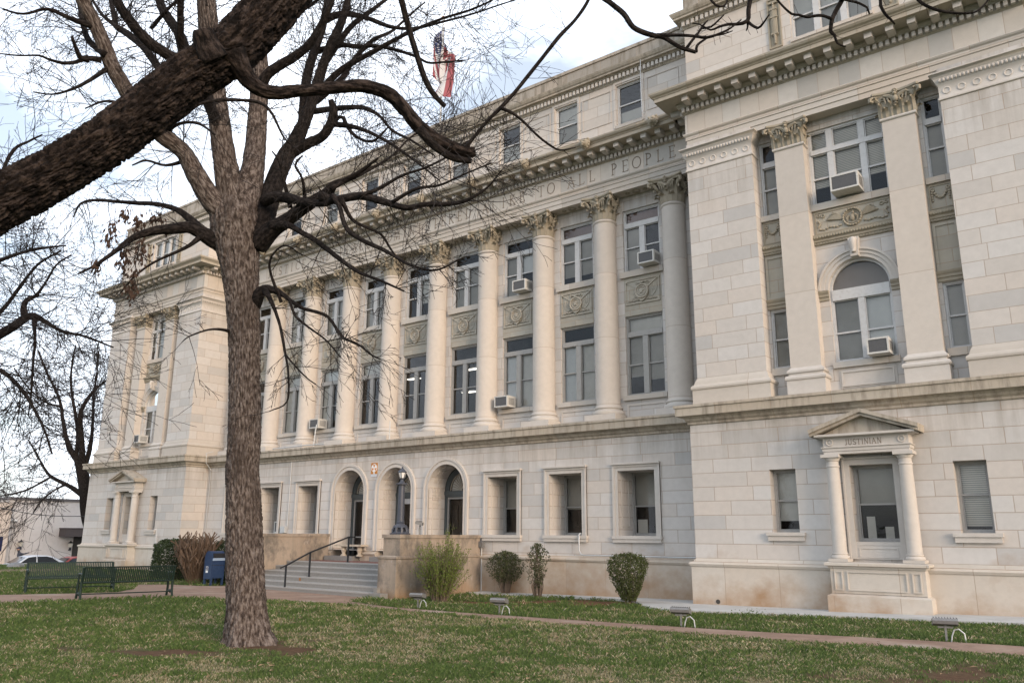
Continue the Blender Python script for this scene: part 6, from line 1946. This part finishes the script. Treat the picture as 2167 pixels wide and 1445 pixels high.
b = MB(); lv = MB()
for i in range(210):
    a = rs5.random()*6.28; r0 = .22*math.sqrt(rs5.random()); hh_ = .9+1.05*rs5.random(); sp_ = (.15+.62*rs5.random())
    if i < 9: hh_ = 2.1+.35*rs5.random(); sp_ = .1+.15*rs5.random(); a = rs5.gauss(.2, .5)
    d = np.array([math.cos(a), math.sin(a), 0])
    pts = [np.array([r0*math.cos(a), r0*math.sin(a), -.05])+d*sp_*u**1.3+np.array([rs5.gauss(0, .015), rs5.gauss(0, .015), hh_*u*(1-.12*u*sp_)]) for u in np.linspace(0, 1, 8)]
    b.tube(pts, [.008-.0006*k for k in range(8)], 4, False)
    cs = []
    for k in range(1, 7):
        for _ in range(9 if k > 1 else 4):
            f = rs5.random(); c = pts[k]*(1-f)+pts[k+1]*f
            cs.append(c+np.array([rs5.gauss(0, .03), rs5.gauss(0, .03), rs5.gauss(0, .03)]))
    leaves_in(lv, cs, .065, rs5, .36)
    for _ in range(2):
        k = rs5.randrange(2, 6); e = pts[k]+np.array([rs5.gauss(0, .14), rs5.gauss(0, .14), .2+.15*rs5.random()])
        b.tube([pts[k], e], [.005, .003], 3, False); leaves_in(lv, [pts[k]*(1-f)+e*f+np.array([rs5.gauss(0, .02)]*3) for f in (.3, .5, .7, .85, 1)], .055, rs5, .32)
b.build('stems', M['stem_grey'], t); tag(lv.build('foliage', M['leaf_lime'], t), kind='stuff')
# weeds along the path edge and the apron
wd_ = MB()
for (pa, pb_, n_, h_) in (((745, 1277), (880, 1284), 500, .16), ((890, 1281), (1010, 1288), 420, .14), ((1010, 1270), (1060, 1272), 120, .12), ((1120, 1270), (1180, 1272), 170, .15), ((1490, 1304), (1900, 1323), 420, .07), ((1565, 1302), (1615, 1305), 60, .16), ((380, 1236), (440, 1237), 200, .2), ((1100, 1300), (1450, 1322), 380, .07)):
    A_, B_ = G(*pa), G(*pb_)
    for _ in range(n_):
        f = rs5.random(); p = A_+(B_-A_)*f+np.array([rs5.gauss(0, .1), rs5.gauss(0, .22), 0]); p[2] = float(gz(p[0], p[1]))
        leaves_in(wd_, [p+np.array([rs5.gauss(0, .02), rs5.gauss(0, .02), h_*rs5.random()])], .05, rs5, .45)
tag(wd_.build('weeds', leafmat('weed leaf', (.075, .125, .032), .4), None), kind='stuff')

# ------------------------------------------------------------------ flag on the roof
HF = 36.5
ft = P(938, 46, HF)
fl = thing('flagpole', 'tall flagpole on the courthouse roof, half hidden by twigs', 'flagpole', (ft[0], ft[1], 18.4))
b = MB(); b.lathe([(.16, 0), (.16, .1), (.07, .15), (.045, ft[2]-18.3)], n=12); b.build('pole', M['galv'], fl, 40)
b = MB(); b.ball((0, 0, ft[2]-18.2), .11, 10, 7); b.build('finial', M['rust'], fl, 60)
nu, nv = 44, 24
FV = []; FU = []
for i in range(nu+1):
    u = i/nu
    for j in range(nv+1):
        v = j/nv                                   # v down the hoist
        w = sm(0, .25, u)
        fold = (math.sin(v*17+u*3)*.17+math.sin(v*31+u*5)*.05)*w; fold2 = math.cos(v*14+1+u*2)*.20*w
        x = -.8*w+.1-.1*u+v*1.6*w+fold*1.2+.7*u*u*math.sin(v*5.2+.5)
        z = -.25-v*2.1*(1-.5*float(w))-u*3.0-.22*math.sin(v*9)*u
        FV.append(tuple(np.array(ft)+RT*x*.9+np.array([0, 0, z])+FH*fold2)); FU.append((u, 1-v))
me = bpy.data.meshes.new('flag'); me.from_pydata(FV, [], [(i*(nv+1)+j, (i+1)*(nv+1)+j, (i+1)*(nv+1)+j+1, i*(nv+1)+j+1) for i in range(nu) for j in range(nv)])
uvl = me.uv_layers.new(name='UVMap'); li = np.zeros(len(me.loops), int); me.loops.foreach_get('vertex_index', li)
uvl.data.foreach_set('uv', np.array(FU)[li].ravel())
t = NT('flag cloth')
sp_ = t.node('ShaderNodeSeparateXYZ', {0: t.node('ShaderNodeUVMap').outputs[0]})
u, v = sp_.outputs[0], sp_.outputs[1]
odd = t.math('GREATER_THAN', t.math('FRACT', t.math('MULTIPLY', v, 6.5)), .5)
c = t.mix(odd, (.40, .13, .145), (.72, .71, .71))
cant = t.math('MULTIPLY', t.math('LESS_THAN', u, .40), t.math('GREATER_THAN', v, .46))
su = t.math('SUBTRACT', t.math('FRACT', t.math('MULTIPLY', u, 27.5)), .5); sv = t.math('SUBTRACT', t.math('FRACT', t.math('MULTIPLY', v, 16.7)), .5)
star = t.math('LESS_THAN', t.math('ADD', t.math('MULTIPLY', su, su), t.math('MULTIPLY', sv, sv)), .07)
c = t.mix(cant, c, t.mix(star, (.07, .085, .18), (.70, .70, .72)))
p = t.node('ShaderNodeBsdfPrincipled', {'Base Color': c, 'Roughness': .85, 'Specular IOR Level': .1}); tr_ = t.node('ShaderNodeBsdfTranslucent', {'Color': c})
mx = t.node('ShaderNodeMixShader', {0: .35, 1: p.outputs[0], 2: tr_.outputs[0]}); t.t.links.new(mx.outputs[0], t.out.inputs[0])
me.materials.append(t.m); me.polygons.foreach_set('use_smooth', [True]*len(me.polygons))
tag(link('flag', me), 'limp red white and blue striped flag hanging from the roof pole', 'flag')

# ------------------------------------------------------------------ across the street
def atx(px, py, x):
    d = ray(px, py); return CAM + d*((x-CAM[0])/d[0])


XW = -62.0
wb = thing('white_building', 'low flat roofed off white building across the street', 'building', (0, 0, 0))
yl, yr = atx(13, 1110, XW)[1], 40.0
zt = atx(100, 1059.5, XW)[2]
b = MB(); b.box(XW-16, XW, yl, yr, -1.4, zt); b.build('wall', stone('painted stucco', 0, 0, tint=(1.12, 1.12, 1.14), contrast=.5), wb)
b = MB(); b.box(XW-16.1, XW+.12, yl-.1, yr+.1, zt+.001, zt+.22); b.build('roof_edge', plainmat('dark roof edge', (.12, .11, .11), .7), wb)
d0, d1 = atx(157, 1130, XW), atx(183, 1130, XW)
zdt = atx(160, 1133, XW)[2]; zdb = atx(152, 1186, XW)[2]
b = MB(); b.box(XW-.02, XW+.06, d0[1], d1[1]+1.0, -1.35, zdt); b.build('doorway', M['void'], wb)
b = MB(); ca_, cb_ = atx(140, 1120, XW+1.2), atx(182, 1120, XW+1.2); b.box(XW+.0, XW+1.2, ca_[1], cb_[1]+.8, atx(150, 1135, XW+1.2)[2], atx(150, 1118, XW+1.2)[2]); b.box(XW, XW+1.25, ca_[1]-.05, cb_[1]+.85, atx(150, 1118, XW+1.2)[2], atx(150, 1116.5, XW+1.2)[2]); b.build('canopy', plainmat('dark brown canopy', (.085, .07, .068), .8), wb)
for px, py in ((44, 1151), (149, 1153)):
    c = atx(px, py, XW+.25)
    ln_ = thing('wall_lantern', 'black wall lantern at the %s of the white building' % ('blank left end' if px < 90 else 'doorway'), 'wall lamp', tuple(c), group='lanterns on the white building')
    b = MB(); b.lathe([(.23, .16), (.24, .18), (.06, .30), (.03, .38)], n=8); b.build('hood', M['black_iron'], ln_)
    b = MB(); b.lathe([(.15, -.17), (.2, .16)], n=8); b.build('lantern_pane', plainmat('frosted pane', (.55, .53, .47), .5), ln_)
    b = MB(); b.lathe([(.02, -.44), (.10, -.40), (.11, -.32), (.06, -.2), (.16, -.17)], n=8); b.bar((-.3, 0, -.4), (0, 0, -.4), .06); b.build('bracket', M['black_iron'], ln_)
c = atx(28, 1101, XW+.2); b = MB(); b.ball(tuple(c), .16, 8, 6, (1, 2.2, .7)); tag(b.build('wall_light', M['white_paint']), 'small white light high on the white building wall', 'wall lamp')
nb = thing('cream_building', 'cream building end with a dark blue window at the far left edge', 'building', (0, 0, 0))
b = MB(); b.box(XW-15, XW+1.5, yl-16, yl-.3, -1.4, atx(0, 1062, XW+1.5)[2]); b.build('wall', stone('cream render', 0, 0, tint=(1.1, 1.02, .95), contrast=.4), nb)
b = MB(); w0 = atx(-14, 1150, XW+1.5); w1 = atx(4.5, 1150, XW+1.5); b.box(XW+1.49, XW+1.54, w0[1], w1[1], atx(0, 1166, XW+1.5)[2], atx(0, 1135, XW+1.5)[2]); b.build('window', plainmat('dark blue glass', (.02, .025, .07), .15), nb)


def car(label, loc, rz, paint, group='cars in the street'):
    t = thing('parked_car', label, 'car', loc, rz, group)
    L = 4.6
    lower = [(-2.28, .35), (-2.3, .62), (-2.2, .80), (-1.2, .92), (1.35, .96), (2.2, .93), (2.28, .7), (2.26, .32), (1.85, .22), (-1.9, .22)]
    b = MB(); b.prism(lower, -.88, .88)
    body = b.build('body', paint, t); bv = body.modifiers.new('soft', 'BEVEL'); bv.width = .07; bv.segments = 3; bv.limit_method = 'ANGLE'
    cab = [(-1.25, .9), (-.55, 1.36), (-.2, 1.44), (.7, 1.44), (1.1, 1.36), (1.95, .94)]
    b = MB(); n = len(cab)
    vs = [(x, s*(.84-.16*(z-.9)/.54), z) for s in (-1, 1) for x, z in cab]
    b.add(vs, [tuple(range(n-1, -1, -1)), tuple(range(n, 2*n))]+[(i, i+1, n+i+1, n+i) for i in range(n-1)])
    rf = b.build('cabin', paint, t); bv = rf.modifiers.new('soft', 'BEVEL'); bv.width = .05; bv.segments = 3; bv.limit_method = 'ANGLE'
    gm = plainmat('tinted car glass', (.02, .024, .03), .08, .05, 3, 0, .6) if 'carglass' not in M else M['carglass']; M['carglass'] = gm
    for s in (-1, 1):
        for q in ([(-.98, .97), (-.48, 1.32), (.02, 1.385), (.02, .97)], [(.1, .97), (.1, 1.385), (.68, 1.385), (1.02, 1.30), (1.5, .99)]):
            b = MB(); b.add([(x, s*(.852-.16*(z-.9)/.54), z) for x, z in q], [tuple(range(len(q)))]); b.build('side_window', gm, t)
    for q in ((-1.2, .95, -.58, 1.34), (1.86, .99, 1.14, 1.33)):
        e = .02 if q[0] > 0 else -.02
        b = MB(); b.quad((q[0]+e, -.74, q[1]+.02), (q[0]+e, .74, q[1]+.02), (q[2]+e, .64, q[3]+.02), (q[2]+e, -.64, q[3]+.02)); b.build('windscreen', gm, t)
    for x in (-1.4, 1.4):
        for s in (-1, 1):
            w = MB(); w.torus((x, s*.80, .32), .24, .085, 20, 8, 'y', 1.1); wh = w.build('wheel', M['black_iron'], t, 60)
            w = MB(); w.prism([(x+.2*math.cos(PI*k/8), .32+.2*math.sin(PI*k/8)) for k in range(16)], s*.82-.05, s*.82+.05); w.build('rim', M['galv'], wh)
    return t


pw = plainmat('pale blue white car paint', (.62, .67, .74), .25, .03, 2, 0, .5); pr_ = plainmat('red car paint', (.36, .06, .05), .3, .05, 2, 0, .5); pg = plainmat('dark car paint', (.08, .08, .09), .25, .05, 2, 0, .5)
ZS = -1.25
c = atx(66, 1180, -50.0); car('pale blue white car seen over the lawn edge, left of the white building doorway', (c[0], c[1], ZS), PI/2, pw)
c2 = atx(137, 1181, -52.0)
car('red car half hidden below the lawn edge beside the far pavilion', (c2[0]-1.2, c2[1]+1.2, ZS-.22), PI/2+.05, pr_)
c3 = atx(196, 1175, -54.0); car('dark car mostly hidden behind the far pavilion corner', (c3[0], c3[1]+2.0, ZS+.22), PI/2, pg)

# person leaning on the pale car
c = atx(44, 1166, -51.4)
pe = thing('person', 'person in dark clothes and cap leaning on the pale car', 'person', (c[0], c[1], ZS+.14), PI/2)
# local frame: +x runs along the car, +y away from the viewer
J = [(0, 0, .95), (-.02, 0, 1.15), (-.06, 0, 1.36), (-.10, 0, 1.47), (-.14, 0, 1.56), (-.17, -.01, 1.66), (-.17, -.01, 1.74),
     (-.02, -.19, 1.38), (.16, -.30, 1.38), (.36, -.36, 1.46), (.43, -.37, 1.47),
     (-.06, .20, 1.37), (.12, .24, 1.24), (.34, .12, 1.40), (.41, .08, 1.43),
     (.0, -.11, .90), (.03, -.13, .48), (.0, -.13, .08), (-.14, -.14, .03),
     (.0, .11, .90), (.06, .13, .48), (.06, .13, .08), (-.08, .14, .03)]
Rr = [.16, .15, .17, .09, .065, .095, .075, .075, .05, .036, .04, .075, .05, .036, .04, .10, .07, .048, .045, .10, .07, .048, .045]
Ed = [(0, 1), (1, 2), (2, 3), (3, 4), (4, 5), (5, 6), (2, 7), (7, 8), (8, 9), (9, 10), (2, 11), (11, 12), (12, 13), (13, 14), (0, 15), (15, 16), (16, 17), (17, 18), (0, 19), (19, 20), (20, 21), (21, 22)]
me = bpy.data.meshes.new('body'); me.from_pydata(J, Ed, [])
bo = link('body', me, pe)
sk = bo.modifiers.new('skin', 'SKIN'); me.skin_vertices  # layer is created with the modifier
for i, v_ in enumerate(me.skin_vertices[0].data):
    v_.radius = (Rr[i], Rr[i]); v_.use_root = (i == 0)
sb_ = bo.modifiers.new('smooth', 'SUBSURF'); sb_.levels = 2; sb_.render_levels = 2
me.materials.append(plainmat('dark grey clothing', (.05, .055, .07), .85))
b = MB(); b.ball((-.175, -.01, 1.70), .104, 12, 8, (1.0, .88, 1.15)); b.ball((-.285, -.01, 1.685), .02, 6, 4); 
for s in (-1, 1): b.ball((-.17, -.01+s*.095, 1.695), .025, 6, 4, (1, .5, 1.3)); b.ball((-.262, -.01+s*.036, 1.72), .013, 5, 4)
b.build('head', plainmat('skin', (.40, .25, .18), .6), pe, 60)
b = MB(); b.ball((-.17, -.01, 1.755), .112, 12, 8, (1.02, .9, .72)); b.box(-.37, -.22, -.08, .06, 1.742, 1.755); b.build('cap', plainmat('navy cap', (.02, .024, .05), .8), pe, 50)
for hand, s in (((.45, -.37, 1.47), -1), ((.43, .07, 1.43), 1)):
    b = MB(); b.ball(hand, .045, 8, 6, (1.2, .9, .45))
    for k in range(4): b.tube([(hand[0]+.03, hand[1]-.03+.02*k, hand[2]), (hand[0]+.09, hand[1]-.034+.023*k, hand[2]-.01), (hand[0]+.115+.008*(k in (1, 2)), hand[1]-.034+.023*k, hand[2]-.025)], [.011, .010, .008], 6)
    b.tube([(hand[0], hand[1]-s*.035, hand[2]), (hand[0]+.04, hand[1]-s*.07, hand[2]-.01)], [.012, .009], 6)
    b.build('hand', M.get('skin') or M.setdefault('skin', plainmat('hand skin', (.40, .25, .18), .6)), pe, 60)

b = MB(); A_, B_ = P(-60, 1055, 47), P(192, 1091.5, 47)
b.tube([A_+(B_-A_)*t_+np.array([0, 0, -.35*math.sin(PI*t_)]) for t_ in np.linspace(0, 1, 14)], .022, 6)
tag(b.build('overhead_cable', M['black_iron']), 'overhead cable slanting down toward the far pavilion', 'cable')
A_ = P(-60, 1055, 47)
up_ = thing('utility_pole', 'utility pole outside the left edge carrying the cable', 'pole', (A_[0], A_[1], 0))
b = MB(); b.lathe([(.16, -.5), (.11, A_[2]+.6)], n=10); b.build('shaft', M['twig_pale'], up_, 40)
q = G(15, 1188)
shrub('low_hedge', 'low green planting at the lawn edge beside the pale car', (q[0]-.3, q[1], q[2]-.1), [(.0, 1.6, .7), (.3, 1.7, .7), (.6, 1.1, .5), (.75, .3, .2)], 2200, .11, 'leaf_bush', 33, 4, .3, .5)

# ------------------------------------------------------------------ sky and light
world = bpy.data.worlds.new('World'); scene.world = world
world.use_nodes = True
wt = world.node_tree; wt.nodes.clear()
SUN_EL, SUN_AZ = math.radians(15), math.radians(112)      # azimuth clockwise from +Y
sky = wt.nodes.new('ShaderNodeTexSky'); sky.sky_type = 'NISHITA'; sky.sun_disc = False
sky.sun_elevation = SUN_EL; sky.sun_rotation = SUN_AZ; sky.dust_density = 2.0; sky.air_density = 1.0
tc = wt.nodes.new('ShaderNodeTexCoord')
mp = wt.nodes.new('ShaderNodeMapping'); mp.inputs['Scale'].default_value = (1.0, 1.0, 2.4)
wt.links.new(tc.outputs['Generated'], mp.inputs[0])
nz = wt.nodes.new('ShaderNodeTexNoise'); nz.inputs['Scale'].default_value = 3.1; nz.inputs['Detail'].default_value = 6; nz.inputs['Roughness'].default_value = .55
wt.links.new(mp.outputs[0], nz.inputs[0])
rp = wt.nodes.new('ShaderNodeValToRGB'); rp.color_ramp.elements[0].position = .42; rp.color_ramp.elements[1].position = .64
rp.color_ramp.elements[0].color = (.30, .30, .30, 1)
wt.links.new(nz.outputs[0], rp.inputs[0])
mxw = wt.nodes.new('ShaderNodeMix'); mxw.data_type = 'RGBA'
wt.links.new(rp.outputs[0], mxw.inputs[0]); wt.links.new(sky.outputs[0], mxw.inputs[6])
mxw.inputs[7].default_value = (10.9, 11.6, 12.8, 1)
bg = wt.nodes.new('ShaderNodeBackground'); bg.inputs[1].default_value = .12
wt.links.new(mxw.outputs[2], bg.inputs[0])
wo = wt.nodes.new('ShaderNodeOutputWorld'); wt.links.new(bg.outputs[0], wo.inputs[0])
sd = bpy.data.lights.new('sun', 'SUN'); sd.energy = 1.6; sd.angle = math.radians(22); sd.color = (1.0, .77, .58)
so = bpy.data.objects.new('sun', sd); COL.objects.link(so)
dirv = Vector((math.sin(SUN_AZ)*math.cos(SUN_EL), math.cos(SUN_AZ)*math.cos(SUN_EL), math.sin(SUN_EL)))
so.rotation_euler = dirv.to_track_quat('Z', 'Y').to_euler()
vs_ = scene.view_settings
vs_.view_transform = 'Standard'; vs_.look = 'None'; vs_.gamma = 1; vs_.use_curve_mapping = False; vs_.exposure = 0.58
scene.cycles.use_denoising = True
scene.cycles.max_bounces = 6; scene.cycles.diffuse_bounces = 2; scene.cycles.transparent_max_bounces = 12
scene.cycles.sample_clamp_indirect = 6
